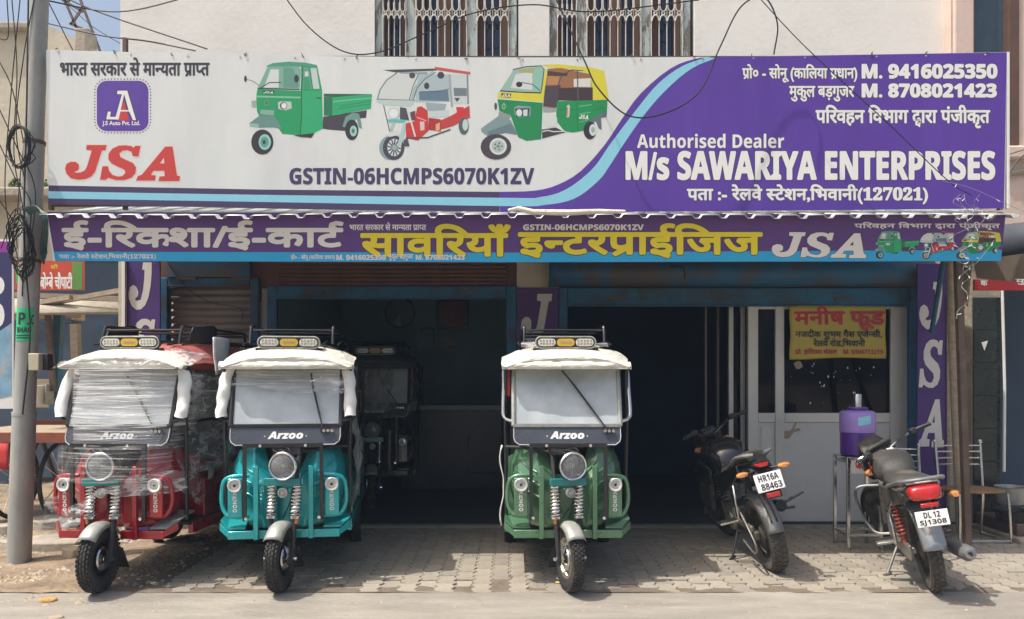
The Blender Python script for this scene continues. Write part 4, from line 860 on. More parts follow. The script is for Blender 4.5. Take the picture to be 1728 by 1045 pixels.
        B().lathe([(.011, -.0148), (.009, -.019), (0, -.02)], (sx * .345, .13, .742), (0, 1, 0), 12).build('bulb', m_blackm, flo)
        for k, ch in enumerate('ARZOO'):
            zz = .682 - k * .031; lettering(SB(ch), lambda a, b, l=0, sx=sx: Vector((sx * .345 + a, .1348 - l, -b)), (-.015, -zz - .012, .015, -zz + .012), m_cprint, lpo, .0008, name='letter')
        # footrest wing and bumper
        B().b2((sx * .07, .145, .345), (sx * .40, .175, .405)).build('bumper', pm_, t, bev=.005)
        st = B(); st.prism([(sx * .40, .15, .36), (sx * .47, .22, .40), (sx * .47, .22, .455), (sx * .40, .15, .405)], (0, .03, 0))
        st.build('step_edge', pm_, t)
        st = B(); st.prism([(sx * .28, .18, .412), (sx * .405, .18, .412), (sx * .47, .25, .462), (sx * .46, .50, .49), (sx * .30, .50, .49)], (0, 0, .012)); st.build('foot_step', m_check if 'chk' in opts else pm_, t)
    # front cowl: a sculpted wing either side of the steering column
    for sx in (-1, 1):
        def cw(u, v, sx=sx, up=0):
            z = .42 + .61 * v
            xo = interp([(0, .31), (.2, .385), (.45, .43), (.72, .425), (.88, .385), (1.0, .29)], v); xi = interp([(0, .05), (.55, .06), (.72, .115), (1, .175)], v)
            x = xi + (xo - xi) * u
            y = .225 - .06 * min(1, u / .34) + .17 * max(0, u - .34) / .66 + .10 * max(0, u - .80) / .2
            y += .13 * max(0, v - .52) / .48 - .02 * min(1, v / .3)
            return (sx * x, y - up, z)
        B().grid(cw, 25, 25).build('cowl', pm_, t, solid=.006, smooth=12)
        for k, (ua, va, ub, vb, wv) in enumerate(((.40, .50, .96, .70, .055), (.40, .66, .93, .83, .05), (.42, .36, .97, .52, .05), (.08, .62, .30, .80, .05))):
            def rib(u, v, ua=ua, va=va, ub=ub, vb=vb, wv=wv, sx=sx):
                uu = ua + (ub - ua) * u; vv = va + (vb - va) * u + wv * (v - .5) * (1 - .6 * u); return cw(uu, vv, sx, .016 * math.sin(math.pi * min(1, max(0, v))) ** .5)
            B().grid(rib, 10, 6).build('cowl_rib', pm_, t, smooth=50)
        B().grid(lambda u, v, sx=sx: (sx * (.29 + .15 * u), .40 + .3 * u + .15 * (1 - v), .44 + .55 * v - .1 * u), 3, 3).build('cowl_side', pm_, t, solid=.006)
    B().b2((-.17, .255, .41), (.17, .275, .80)).build('centre_panel', pm_, t, bev=.008)
    B().b2((-.12, .235, .66), (.12, .254, .70)).build('panel_rib', pm_, t, bev=.006)
    B().b2((-.30, .40, .78), (.30, .44, 1.12)).build('dashboard', m_blackm, t, bev=.02)
    # windscreen
    wy = lambda z: .20 + (z - 1.02) * .33
    WP = lambda x, z, l=0: Vector((x, wy(z) - l, z))
    ap = [(-.405, 1.165), (-.405, 1.08), (-.395, 1.045), (-.36, 1.02), (.36, 1.02), (.395, 1.045), (.405, 1.08), (.405, 1.165)]
    apo = B().prism([WP(x, z) for x, z in ap], (0, .02, 0)).build('apron_panel', m_apron, t)
    e = [(-.398, 1.155), (-.398, 1.08), (-.388, 1.05), (-.357, 1.028), (.357, 1.028), (.388, 1.05), (.398, 1.08), (.398, 1.155)]
    B().tube([WP(x, z, .002) for x, z in e], .0028, 5).build('trim_line', m_cprint, apo)
    lettering(SB('Arzoo', 'i'), lambda a, b, l=0: WP(a, -b, l + .001), (-.125, -1.122, .125, -1.072), m_wprint, apo, .0025, name='name_lettering')
    for sx in (-1, 1): B().lathe([(0, -.003), (.006, -.003), (.006, 0)], WP(sx * .15, 1.09, 0), (0, 1, 0), 8).build('dot', m_wprint, apo)
    fr = B(); fr.tube([WP(-.40, 1.165), WP(-.40, 1.58), WP(-.385, 1.60), WP(.385, 1.60), WP(.40, 1.58), WP(.40, 1.165)], .017, 8); fr.bar(WP(-.405, 1.168), WP(.405, 1.168), .03, .022)
    fr.build('windscreen_frame', m_blackm if 'darkframe' in opts else m_guard, t)
    wo = B().prism([WP(-.385, 1.18), WP(.385, 1.18), WP(.385, 1.585), WP(-.385, 1.585)], (0, .006, 0)).build('windscreen', m_glassw, t)
    wi = B(); q0, q1, q2 = [Vector(p) for p in wip]; wi.tube([WP(*q0, .02), WP(*q1, .03), WP(*q2, .03)], .006, 6); qa, qb = q1.lerp(q0, .3), q1.lerp(q2, .7); wi.tube([WP(*qa, .022), WP(*qb, .022)], .009, 4); wi.box(WP(q2.x + .01, q2.y - .01, .02), (.05, .04, .03)); wi.build('wiper', m_blackm, t)
    kn = B()
    for k in (-1, 0, 1): kn.lathe([(0, -.03), (.012, -.03), (.012, 0)], WP(.31 + .03 * k, 1.13, .01), (0, 1, 0), 8)
    kn.build('knob', m_steel, t)
    for sx in (-1, 1):
        B().tube(cr([(sx * .40, .40, 1.60), (sx * .455, .40, 1.60), (sx * .475, .39, 1.57), (sx * .478, .36, 1.45), (sx * .482, .30, 1.27), (sx * .465, .28, 1.22), (sx * .41, .26, 1.20)], 5), .0135, 8).build('grab_handle', m_black if 'darkframe' in opts else m_steel, t)
        if 'foam' in opts or 'foam%d' % sx in opts:
            path = cr([(sx * .43, .385, 1.60), (sx * .455, .36, 1.52), (sx * .47, .285, 1.30), (sx * .468, .265, 1.235)], 8)
            def fo(u, v, path=path):
                p = path[min(len(path) - 1, int(v * (len(path) - 1) + .5))]; a = 2 * math.pi * u; rr = .044 * (.75 if v < .05 else 1); return p + Vector((rr * math.cos(a), rr * math.sin(a), 0))
            B().grid(crinkle(fo, .016, 13, sx + loc[0]), 18, 24, cu=True).build('foam_sleeve', m_foam, t, smooth=70)
    # roof
    def ring(y, zb, zt, hw, ns=14):
        pts = []
        for k in range(ns + 1):
            u = -1 + 2 * k / ns; s = abs(u); pts.append((hw * u, y, zt - (zt - zb) * s ** 3.2))
        pts += [(hw * .97, y, zb - .012), (-hw * .97, y, zb - .012)]
        return pts
    secs = [(.24, 1.60, 1.64, .43), (.225, 1.605, 1.665, .455), (.24, 1.61, 1.69, .475), (.31, 1.62, 1.725, .485), (.44, 1.63, 1.755, .485)]
    B().loft([ring(*s) for s in secs]).build('roof_visor', m_cover, t, smooth=70)
    vf = crinkle(lambda u, v: (-.485 + .97 * u, .212 + .05 * (2 * u - 1) ** 4 - .012 * math.sin(v * 3.1) + .02 * v * v, 1.59 + .06 * v), .009, 14, loc[0])
    B().grid(vf, 60, 8).build('visor_wrap', m_cover if 'film' not in opts else m_film, t, smooth=80)
    vt = crinkle(lambda u, v: (-.49 + .98 * u, .225 + .30 * v + .06 * (2 * u - 1) ** 4, 1.672 + .10 * v ** .8 - .085 * abs(2 * u - 1) ** 3.2), .012, 10, loc[0] + 3)
    B().grid(vt, 50, 12).build('visor_sheet', m_cover if 'film' not in opts else m_film, t, smooth=80)
    secs = [(.43, 1.63, 1.75, .48), (.62, 1.64, 1.795, .48), (.95, 1.64, 1.82, .475), (1.6, 1.64, 1.82, .475), (2.2, 1.63, 1.80, .47), (2.36, 1.60, 1.74, .48)]
    B().loft([ring(*s) for s in secs]).build('roof', roof, t, smooth=60)
    rb = B()
    for k in range(7): rb.tube([(-.36 + .12 * k, .50, 1.782), (-.36 + .12 * k, .95, 1.829), (-.36 + .12 * k, 2.1, 1.818)], .008, 6)
    rb.build('roof_rib', m_blackm, t)
    ly = .39
    hs = B(); hs.prism([(x, ly, z) for x, z in rrect(.46, .086, .042, 5, 0, 1.795)], (0, .05, 0)); hso = hs.build('light_bar', m_blackm, t, bev=.004)
    B().tube([(x, ly - .001, z) for x, z in rrect(.46, .086, .042, 5, 0, 1.795)], .006, 6, closed=True).build('bezel', m_guard, hso)
    for cx, w_, mm in ((-.145, .135, m_led), (0, .135, m_amber), (.145, .135, m_led)):
        o = B().prism([(x, ly - .008, z) for x, z in rrect(w_, .058, .027, 4, cx, 1.795)], (0, .01, 0)).build('lamp', mm, hso)
        if mm is m_led:
            for a in range(5):
                for b in range(2): B().lathe([(.009, .0), (.007, -.004), (0, -.005)], (cx - .048 + .024 * a, ly - .008, 1.783 + .024 * b), (0, 1, 0), 8).build('led', m_steel, o)
        else: lettering(SB('Arzoo', 'i'), lambda a, b, l=0: Vector((a, ly - .0085 - l, -b)), (-.045, -1.805, .045, -1.785), m_tan, o, .001, name='lamp_lettering')
    B().b2((-.25, ly + .01, 1.737), (.25, ly + .04, 1.753)).build('light_bracket', m_blackm, t)
    rk = B(); yy0, yy1 = .58, 1.7
    for sx in (-1, 1):
        rk.tube(cr([(sx * .315, yy0 - .04, 1.79), (sx * .315, yy0, 1.90), (sx * .315, yy0 + .04, 1.93), (sx * .315, yy0 + .25, 1.93), (sx * .315, yy1, 1.93), (sx * .315, yy1 + .06, 1.90), (sx * .315, yy1 + .09, 1.80)], 4), .0125, 8)
    for y in (yy0 + .005, yy0 + .5, yy1): rk.tube([(-.315, y, 1.90), (.315, y, 1.90)], .009, 8)
    rk.tube([(-.315, yy1, 1.927), (.315, yy1, 1.927)], .0105, 8)
    rk.build('roof_rack', m_black, t)
    if 'endplates' in opts:
        for sx in (-1, 1): B().prism([(sx * .34, .62, 1.82), (sx * .34, .70, 1.93), (sx * .34, 1.05, 1.965), (sx * .34, 1.12, 1.94), (sx * .34, 1.10, 1.82)], (sx * .012, 0, 0)).build('rack_side_plate', m_blackm, t, bev=.004)
    # frame, floor, body
    for sx in (-1, 1):
        for y, nm in ((.36, 'front_pillar'), (1.18, 'middle_pillar'), (2.28, 'rear_pillar')):
            B().tube([(sx * .455, y + .02, .45), (sx * .462, y, 1.2), (sx * .462, y, 1.64)], .015, 8).build(nm, m_black, t)
        B().tube([(sx * .465, .38, 1.19), (sx * .465, 1.18, 1.19)], .012, 8).build('side_rail', m_black, t)
        B().tube(cr([(sx * .468, 1.2, .95), (sx * .47, 1.35, 1.05), (sx * .47, 2.1, 1.05), (sx * .468, 2.27, .95)], 4), .012, 8).build('side_rail', m_steel, t)
        B().b2((sx * .43, .45, .33), (sx * .47, 2.35, .42)).build('side_skirt', pm_, t, bev=.006)
        B().b2((sx * .30, .66, .425), (sx * .462, 1.10, .72)).build('seat_box_side', pm_, t, bev=.01)
        B().b2((sx * .44, 1.55, .425), (sx * .47, 2.36, .86)).build('side_panel', pm_, t, bev=.01)
        B().lathe([(.27, -.05), (.285, 0), (.27, .05)], (sx * .43, 1.75, r), (1, 0, 0), 18, R(-10), R(190)).build('rear_mudguard', m_blackm, t, solid=.004)
        tyre_wheel(t, 'rear_wheel', Matrix.Translation((sx * .40, 1.75, r)), r, .098, m_steel, sx, tread=False)
    B().b2((-.46, .42, .40), (.46, 2.36, .424)).build('floor_pan', m_blackm, t)
    B().b2((-.298, .70, .426), (.298, 1.08, .72)).build('seat_box', pm_, t, bev=.01)
    B().b2((-.42, .66, .725), (.42, 1.10, .80)).build('driver_seat', m_vinyl, t, bev=.03)
    B().b2((-.43, 1.10, .80), (.43, 1.17, 1.16)).build('seat_back', m_vinyl, t, bev=.03)
    B().b2((-.43, 1.90, .74), (.43, 2.24, .83)).build('rear_seat', m_vinyl, t, bev=.03)
    B().b2((-.43, 2.24, .83), (.43, 2.33, 1.38)).build('seat_back', m_vinyl, t, bev=.03)
    B().b2((-.44, 1.92, .425), (.44, 2.22, .735)).build('battery_box', pm_, t, bev=.01)
    B().b2((-.46, 2.361, .34), (.46, 2.40, 1.0)).build('rear_panel', pm_, t, bev=.01)
    B().b2((-.45, 2.33, 1.39), (.45, 2.345, 1.63)).build('rear_curtain', m_vinyl, t)
    B().tube([(-.44, 1.75, r), (.44, 1.75, r)], .03, 8).build('rear_axle', m_blackm, t)
    tl = -1 if loc[0] > 0 else 1
    B().b2((tl * .425, .43, 1.38), (tl * .46, .445, 1.59)).build('marker_lamp', m_redlens, t, bev=.004)
    return t
def sheet_on(t, fn, nu, nv, name, m, amp=.02, sc=8, seed=1, solid=0):
    return MB().grid(crinkle(fn, amp, sc, seed), nu, nv).build(name, m, t, smooth=80, solid=solid)
# green, in the middle of the forecourt
XG = (961 - 864) * 5.52 / FPX
g = erickshaw('dark green electric rickshaw parked in front of the wide dark opening', (0.095, 0.225, 0.125), (XG, 5.52, 0), 0, 14, ('foamx',))
sheet_on(g, lambda u, v: (-.49 - .015 * math.sin(v * 9), .45 + .04 * u, 1.0 - .62 * v), 3, 14, 'foam_strip', m_foam, .012, 9, 2, .01)
sheet_on(g, lambda u, v: (-.34 + .68 * u, .46 + .1 * v, 1.765 + .04 * v), 20, 3, 'wrap_ridge', m_film, .02, 12, 5)
# teal, second from left
XT = (474 - 864) * 5.52 / FPX
b_ = erickshaw('teal electric rickshaw with film tied round its windscreen', (0.008, 0.39, 0.415), (XT, 5.52, 0), 8, -11, ('foam', 'blackrim', 'darkframe'), wip=((.17, 1.56), (.19, 1.44), (.27, 1.15)))
sheet_on(b_, lambda u, v: (-.49 + .98 * u, .29 + .06 * v + .05 * abs(2 * u - 1), 1.44 + .16 * v + .03 * math.sin(u * 8)), 40, 10, 'stretch_wrap', m_stretch, .018, 9, 3)
sheet_on(b_, lambda u, v: (.20 + .26 * u, .25 + .04 * math.sin(v * 7), 1.42 + .10 * v), 20, 10, 'film_knot', m_film, .05, 10, 8)
sheet_on(b_, lambda u, v: (.46 + .05 * math.sin(v * 3.1), .36 + .55 * u, 1.20 - .72 * v), 18, 26, 'side_film', m_greyfilm, .06, 7, 4)
sheet_on(b_, lambda u, v: (-.43 - .06 * math.sin(v * 3.1), .36 + .25 * u, 1.06 - .34 * v), 10, 16, 'side_film', m_greyfilm, .05, 7, 6)
sheet_on(b_, lambda u, v: (.40 + .10 * u, .5 + .5 * v, 1.60 + .14 * math.sin(v * 3.1) * (1 - u)), 12, 12, 'roof_film', m_film, .03, 9, 14)
# red, far left, wrapped in stretch film
XRd = -2.95
r_ = erickshaw('red electric rickshaw wrapped in clear stretch film next to the grey pole', (0.36, 0.008, 0.014), (XRd, 5.50, 0), -4, 4, ('foam', 'blackrim', 'film', 'endplates', 'chk', 'darkframe'), m_roofred)
def loop_fn(u, v, z0, z1, off):
    """a band going round the front from one side to the other"""
    a = -1 + 2 * u; x = (.49 if z0 > 1 else .415) * math.sin(a * 1.45) / math.sin(1.45) + 0
    y = .155 - off + .30 * abs(a) ** 3
    return (x, y + (z0 + (z1 - z0) * v - 1.02) * (.31 if z0 > 1 else .02), z0 + (z1 - z0) * v)
sheet_on(r_, lambda u, v: loop_fn(u, v, 1.0, 1.60, .02), 50, 30, 'stretch_wrap', m_stretch, .008, 6, 3)
sheet_on(r_, lambda u, v: loop_fn(u, v, 1.16, 1.56, .035), 50, 30, 'stretch_wrap', m_stretch, .010, 5, 9)
sheet_on(r_, lambda u, v: loop_fn(u, v, .78, 1.04, .19), 50, 26, 'stretch_wrap', m_stretch2, .014, 7, 5)
def tail(u, v):
    a = -1 + 2 * u; return (.50 * a, -.06 + .35 * abs(a) ** 2, .70 + .10 * math.sin(a * 2.2) + .05 * a - (.10 + .06 * math.sin(u * 9)) * v)
sheet_on(r_, tail, 60, 10, 'loose_film', m_film, .03, 8, 6)
sheet_on(r_, lambda u, v: (-.47 - .06 * v + .1 * u, .10 + .1 * u, .66 - .36 * v), 12, 22, 'loose_film', m_film, .05, 8, 11)
sheet_on(r_, lambda u, v: (.40 + .08 * u, .30 + .4 * v, 1.03 - .35 * u - .2 * v), 16, 18, 'loose_film', m_film, .05, 7, 13)
sheet_on(r_, lambda u, v: (.475 + .02 * math.sin(v * 6), .55 + .65 * u, 1.18 - .30 * v), 16, 14, 'seat_film', m_film, .03, 8, 15)
sheet_on(r_, lambda u, v: (.475 + .03 * u, .70 + .5 * u, .83 + .05 * math.sin(u * 5) - .12 * v), 16, 8, 'seat_film', m_greyfilm, .05, 8, 16)
sheet_on(r_, lambda u, v: (.50 + .012 * v, 1.22 + .12 * u + .05 * v, .78 - .46 * v), 6, 16, 'foam_strip', m_foam, .015, 8, 17, .008)
sheet_on(r_, lambda u, v: (.495 + .01 * v, .75 + .28 * u, 1.85 - .30 * v), 8, 10, 'foam_strip', m_foam, .015, 8, 19, .012)
sheet_on(r_, lambda u, v: (-.50 + 1.0 * u, .20 + .5 * v, 1.68 + .09 * math.sin(v * 1.57) - .09 * abs(2 * u - 1) ** 3), 44, 16, 'roof_film', m_film, .03, 10, 27)
sheet_on(r_, lambda u, v: (.47 + .03 * math.sin(v * 8), .35 + .9 * u, 1.55 - .75 * v), 26, 22, 'side_film', m_film, .05, 6, 29)
# dark one inside the shop, behind the teal
k_ = erickshaw('dark film-wrapped electric rickshaw standing inside the middle opening', (0.016, 0.022, 0.035), (X(628, 8.75), 8.7, .035), 4, 6, ('blackrim', 'darkframe'))
for ch in k_.children:
    if ch.name.startswith(('visor', 'roof_visor')): ch.data.materials[0] = m_roofdark
sheet_on(k_, lambda u, v: (-.50 + 1.0 * u, .12 + .2 * v + .2 * abs(2 * u - 1), 1.10 + .5 * v), 24, 14, 'stretch_wrap', m_greyfilm, .03, 6, 21)
# ------------------------------------------------------------------ motorcycles (local: rear wheel touches at the origin, nose along +y)
m_bikeblk = mat('bike_black', (0.012, 0.013, 0.016), 0.25, var=.15, vscale=8, coat=.8, dirt=(.05, .045, .04), dscale=5, dlo=.55, dhi=.9)
m_bikegrey = mat('bike_grey', (0.19, 0.20, 0.215), 0.4, .3, var=.15, vscale=8, coat=.3, dirt=(.34, .30, .24), dscale=4, dlo=.45, dhi=.8)
m_bikesil = mat('bike_silver_blue', (0.27, 0.30, 0.33), 0.32, .4, var=.1, vscale=8, coat=.5, dirt=(.42, .38, .31), dscale=4, dlo=.5, dhi=.85)
m_dustblk = mat('dusty_black', (0.035, 0.034, 0.033), 0.6, var=.2, vscale=8, dirt=(.22, .19, .145), dscale=5, dlo=.45, dhi=.85)
m_alloy = mat('engine_alloy', (0.30, 0.29, 0.27), 0.45, .7, var=.25, vscale=14, dirt=(.18, .15, .11), dscale=8)
m_dusttyre = mat('dusty_tyre', (0.07, 0.064, 0.056), .9, var=.3, vscale=9, dirt=(.22, .18, .13), dscale=4, dlo=.45, dhi=.75)
m_seat = mat('seat_vinyl', (0.05, 0.048, 0.045), .55, var=.25, vscale=8, bump=.3, bscale=30, dirt=(.2, .175, .14), dscale=5)
m_springred = mat('red_spring', (.30, .07, .05), .5, .2)
m_ind = mat('indicator_lens', (.62, .27, .08), .15, coat=1)
def bike_wheel(t, name, y, r, w, m_t, M, spoke_m, turn=0):
    W_ = M @ Matrix.Translation((0, y, r)) @ Matrix.Rotation(turn, 4, 'Z')
    ri = r * .70; mb = MB(W_)
    mb.lathe([(ri, -w * .34), (ri + .3 * (r - ri), -w * .49), (ri + .65 * (r - ri), -w * .5), (r - .018, -w * .36), (r - .006, -w * .18), (r - .003, 0), (r - .006, w * .18), (r - .018, w * .36), (ri + .65 * (r - ri), w * .5), (ri + .3 * (r - ri), w * .49), (ri, w * .34)], (0, 0, 0), (1, 0, 0), 44, close=True)
    o = mb.build(name, m_t, t)
    tr = MB(W_); nb = 40
    for k in range(nb):
        a = 2 * math.pi * k / nb
        for u, off, dz, sk in ((-.16, 0, 0, .5), (.16, .5, 0, -.5), (-.34, .5, -.012, .4), (.34, 0, -.012, -.4)):
            aa = a + off * 2 * math.pi / nb; rr = r - .002 + dz
            tr.box((u * w, math.cos(aa) * rr, math.sin(aa) * rr), (w * .22, 2 * math.pi * r / nb * .6, .010), (aa - math.pi / 2, 0, 0))
    tr.build('tread', m_t, o, smooth=0)
    rm = MB(W_); rm.lathe([(ri + .004, -w * .34), (ri + .008, -w * .38), (ri - .014, -w * .36), (ri - .02, 0), (ri - .014, w * .36), (ri + .008, w * .38), (ri + .004, w * .34)], (0, 0, 0), (1, 0, 0), 36); rm.build('rim', spoke_m, o)
    sp = MB(W_)
    for k in range(6):
        a = 2 * math.pi * k / 6
        for e in (-.10, .10): sp.bar((0, math.cos(a) * .04, math.sin(a) * .04), (0, math.cos(a + e) * (ri - .015), math.sin(a + e) * (ri - .015)), .02, .016, (1, 0, 0))
    sp.lathe([(0, -.05), (.04, -.05), (.075, -.03), (.075, .03), (.04, .05), (0, .05)], (0, 0, 0), (1, 0, 0), 20)
    sp.build('spokes', spoke_m, o)
    return o
def ringx(y, cz, hw, hh, n=14, e=2.6, cx=0, tilt=0):
    out = []
    for k in range(n):
        a = 2 * math.pi * k / n; c, s_ = math.cos(a), math.sin(a)
        out.append((cx + hw * math.copysign(abs(c) ** (2 / e), c), y + tilt * s_, cz + hh * math.copysign(abs(s_) ** (2 / e), s_)))
    return out
def number_plate(t, c, w, h, lines, tilt, M):
    m = MB(M @ Matrix.Translation(c) @ Matrix.Rotation(tilt, 4, 'X')); m.b2((-w / 2, -.004, -h / 2), (w / 2, .004, h / 2))
    o = m.build('number_plate', m_white, t, bev=.003)
    K = M @ Matrix.Translation(c) @ Matrix.Rotation(tilt, 4, 'X')
    for s_, r_ in lines: lettering(SB(s_), lambda a, b, l=0: K @ Vector((a, -.0045 - l, -b)), r_, m_ink, o, -.0 + .0004, name='number')
    return o
def motorcycle(kind, label, loc, yaw, lean, steer):
    t = thing('motorcycle', label, 'motorcycle', loc, (0, 0, R(yaw)), group='parked motorcycles')
    M = Matrix.Rotation(R(lean), 4, 'Y'); B = lambda: MB(M)
    sport = kind == 'black'
    wb = 1.30 if sport else 1.23; r = .305; hx = wb - .36 if sport else wb - .33; hz = .96 if sport else .83
    rt = .125 if sport else .092
    axle_f = Vector((0, wb, r)); head = Vector((0, hx, hz)); ax_dir = (head - axle_f).normalized()
    SM = M @ Matrix.Translation(head) @ Matrix.Rotation(R(steer), 4, ax_dir) @ Matrix.Translation(-head)
    bike_wheel(t, 'rear_wheel', 0, r, rt, m_dusttyre if not sport else m_dusttyre, M, m_dustblk)
    # front wheel turned with the fork
    bike_wheel(t, 'front_wheel', wb, r, .085, m_dusttyre, SM, m_dustblk)
    for sx in (-1, 1):
        MB(SM).tube([axle_f + Vector((sx * .075, 0, 0)), axle_f + Vector((sx * .085, 0, 0)) + ax_dir * .36], .023, 10).build('fork_slider', m_alloy, t)
        MB(SM).tube([axle_f + Vector((sx * .085, 0, 0)) + ax_dir * .34, axle_f + Vector((sx * .085, 0, 0)) + ax_dir * .74], .017, 10).build('fork_tube', m_chrome, t)
    def ff(u, v):
        a = R(20 + 150 * v); rr = r + .03 - .03 * (2 * u - 1) ** 2; return ((u - .5) * .12, wb - math.cos(a) * rr, r + math.sin(a) * rr)
    MB(SM).grid(ff, 8, 18).build('front_fender', m_bikeblk if sport else m_dustblk, t, solid=.004)
    # handlebar with grips, levers, instruments
    hb = MB(SM); H = head + ax_dir * .08; w = .33 if sport else .36
    pts = cr([H + Vector((-w, -.20 if not sport else -.12, .10)), H + Vector((-w + .13, -.13 if not sport else -.06, .10)), H + Vector((-.12, .0, .05)), H + Vector((-.04, .02, .01)), H + Vector((.04, .02, .01)), H + Vector((.12, .0, .05)), H + Vector((w - .13, -.13 if not sport else -.06, .10)), H + Vector((w, -.20 if not sport else -.12, .10))], 5)
    hbo = hb.tube(pts, .0115, 8).build('handlebar', m_chrome if not sport else m_black, t)
    for sx in (-1, 1):
        e0 = pts[0] if sx < 0 else pts[-1]; e1 = pts[5] if sx < 0 else pts[-6]
        MB(SM).tube([e0, e0 + (e1 - e0) * .9], [.017, .0175], 10).build('grip', m_blackm, hbo)
        MB(SM).box(e1, (.06, .05, .045)).build('switch', m_blackm, hbo, bev=.008)
        MB(SM).tube(cr([e1 + Vector((0, .04, .0)), e1 + Vector((sx * .07, .055, -.005)), e0 + Vector((sx * -.01, .05, -.01))], 4), .006, 6).build('lever', m_steel, hbo)
    hc = head + Vector((0, .10, .0))
    hp = MB(SM); hp.loft([ringx(hc.y - .10, hc.z + .06, .10, .07), ringx(hc.y - .02, hc.z + .03, .13, .12), ringx(hc.y + .08, hc.z - .01, .12, .13), ringx(hc.y + .14, hc.z - .03, .08, .09)])
    hp.build('headlamp_cowl', m_bikeblk, t, smooth=60)
    ins = MB(SM)
    if not sport:
        K = Matrix.Translation(head + Vector((0, .0, .13))) @ Matrix.Rotation(R(-38), 4, 'X')
        ins.M = SM @ K; ins.prism([(x, y, 0) for x, y in rrect(.25, .12, .05, 4)], (0, 0, .03)); io = ins.build('instrument_panel', m_dustblk, t, bev=.01)
        for cx in (-.055, .055): MB(SM @ K).lathe([(.043, .031), (.046, .037), (.04, .037), (0, .034)], (cx, 0, 0), (0, 0, 1), 18).build('dial', mat('dial_face', (.10, .14, .12), .3, var=.3, vscale=40), io)
        MB(SM).loft([ringx(hx + .02, hz + .12, .13, .02), ringx(hx + .11, hz + .20, .11, .03), ringx(hx + .15, hz + .21, .07, .02)]).build('visor', m_dustblk, t, smooth=60)
    else:
        ins.box(head + Vector((0, .05, .12)), (.15, .06, .05)).build('instrument_panel', m_blackm, t, bev=.015)
    for sx in (-1, 1):
        p = head + Vector((sx * .15, .06, -.02)); MB(SM).loft([ringx(p.y - .03, p.z, .028, .02, cx=p.x), ringx(p.y, p.z, .04, .028, cx=p.x), ringx(p.y + .04, p.z, .02, .015, cx=p.x)]).build('front_indicator', m_ind, t, smooth=60)
    # tank, seat, tail
    if sport:
        B().loft([ringx(.50, .80, .09, .07), ringx(.56, .83, .135, .12), ringx(.68, .87, .185, .15), ringx(.80, .87, .19, .14), ringx(.90, .85, .14, .11), ringx(.95, .84, .08, .08)]).build('fuel_tank', m_bikeblk, t, smooth=60)
        for sx in (-1, 1):
            B().prism([(sx * .17, .60, .80), (sx * .21, .72, .86), (sx * .22, .95, .82), (sx * .20, 1.02, .70), (sx * .16, .90, .58), (sx * .15, .70, .66)], (sx * .02, 0, 0)).build('tank_shroud', m_bikeblk, t, bev=.01)
            B().prism([(sx * .12, .55, .56), (sx * .13, .20, .66), (sx * .10, -.10, .83), (sx * .10, -.08, .90), (sx * .14, .30, .80), (sx * .15, .55, .74)], (sx * .03, 0, 0)).build('side_panel', m_bikeblk, t, bev=.012)
        B().loft([ringx(.55, .78, .09, .03), ringx(.40, .77, .14, .045), ringx(.20, .81, .15, .05), ringx(.05, .89, .13, .05), ringx(-.15, .95, .11, .045), ringx(-.24, .965, .08, .03)]).build('seat', m_seat, t, smooth=60)
        B().loft([ringx(.10, .80, .13, .06), ringx(-.10, .87, .12, .055), ringx(-.28, .905, .085, .045), ringx(-.36, .93, .04, .025)]).build('tail_cowl', m_bikeblk, t, smooth=60)
        gr = B()
        for sx in (-1, 1): gr.tube(cr([(sx * .12, .02, .88), (sx * .135, -.12, .95), (sx * .11, -.28, .985), (sx * .04, -.33, .985)], 4), .014, 8)
        gr.build('grab_rail', m_bikegrey, t)
        B().loft([ringx(-.34, .905, .055, .02), ringx(-.375, .905, .04, .014)]).build('tail_light', m_redlens, t)
        for sx in (-1, 1):
            B().tube([(sx * .05, -.31, .86), (sx * .12, -.34, .86)], .009, 6).build('indicator_stalk', m_blackm, t)
            B().loft([ringx(-.30, .86, .03, .014, cx=sx * .155), ringx(-.345, .86, .048, .021, cx=sx * .16), ringx(-.37, .86, .03, .012, cx=sx * .16)]).build('rear_indicator', m_ind, t, smooth=60)
        B().prism([(-.085, -.30, .88), (.085, -.30, .88), (.07, -.44, .66), (-.07, -.44, .66)], (0, .02, .01)).build('plate_holder', m_blackm, t)
        number_plate(t, (0, -.43, .785), .205, .135, (('HR16A', (-.075, -.055, .075, -.008)), ('88463', (-.07, .008, .085, .055))), R(-14), M)
        B().box((.0, -.455, .69), (.10, .012, .035)).build('reflector', m_redlens, t, bev=.004)
        def hug(u, v):
            a = R(60 + 108 * v) ; rr = r + .035 - .045 * (2 * u - 1) ** 2; wv = .15 - .02 * v
            return ((u - .5) * wv, math.cos(a) * rr, r + math.sin(a) * rr)
        B().grid(hug, 10, 18).build('tyre_hugger', m_bikegrey, t, solid=.005)
        for e in (-.022, .022): B().grid(lambda u, v, e=e: (e + (u - .5) * .012, math.cos(R(100 + 55 * v)) * (r + .04), r + math.sin(R(100 + 55 * v)) * (r + .04)), 1, 10).build('hugger_rib', m_dustblk, t, solid=.006)
        B().tube(cr([(-.13, .12, .73), (-.16, .05, .60), (-.16, .08, .45), (-.14, .16, .40)], 5), .010, 8).build('saree_guard', m_steel, t)
        B().tube(cr([(-.13, .20, .55), (-.15, -.05, .44), (-.15, -.20, .28), (-.15, -.10, .20), (-.14, .18, .24)], 5), .009, 8).build('saree_guard', m_alloy, t)
        B().b2((.06, -.05, .27), (.10, .45, .34)).build('swingarm', m_dustblk, t, bev=.01)
        B().b2((-.10, -.05, .27), (-.06, .45, .34)).build('swingarm', m_dustblk, t, bev=.01)
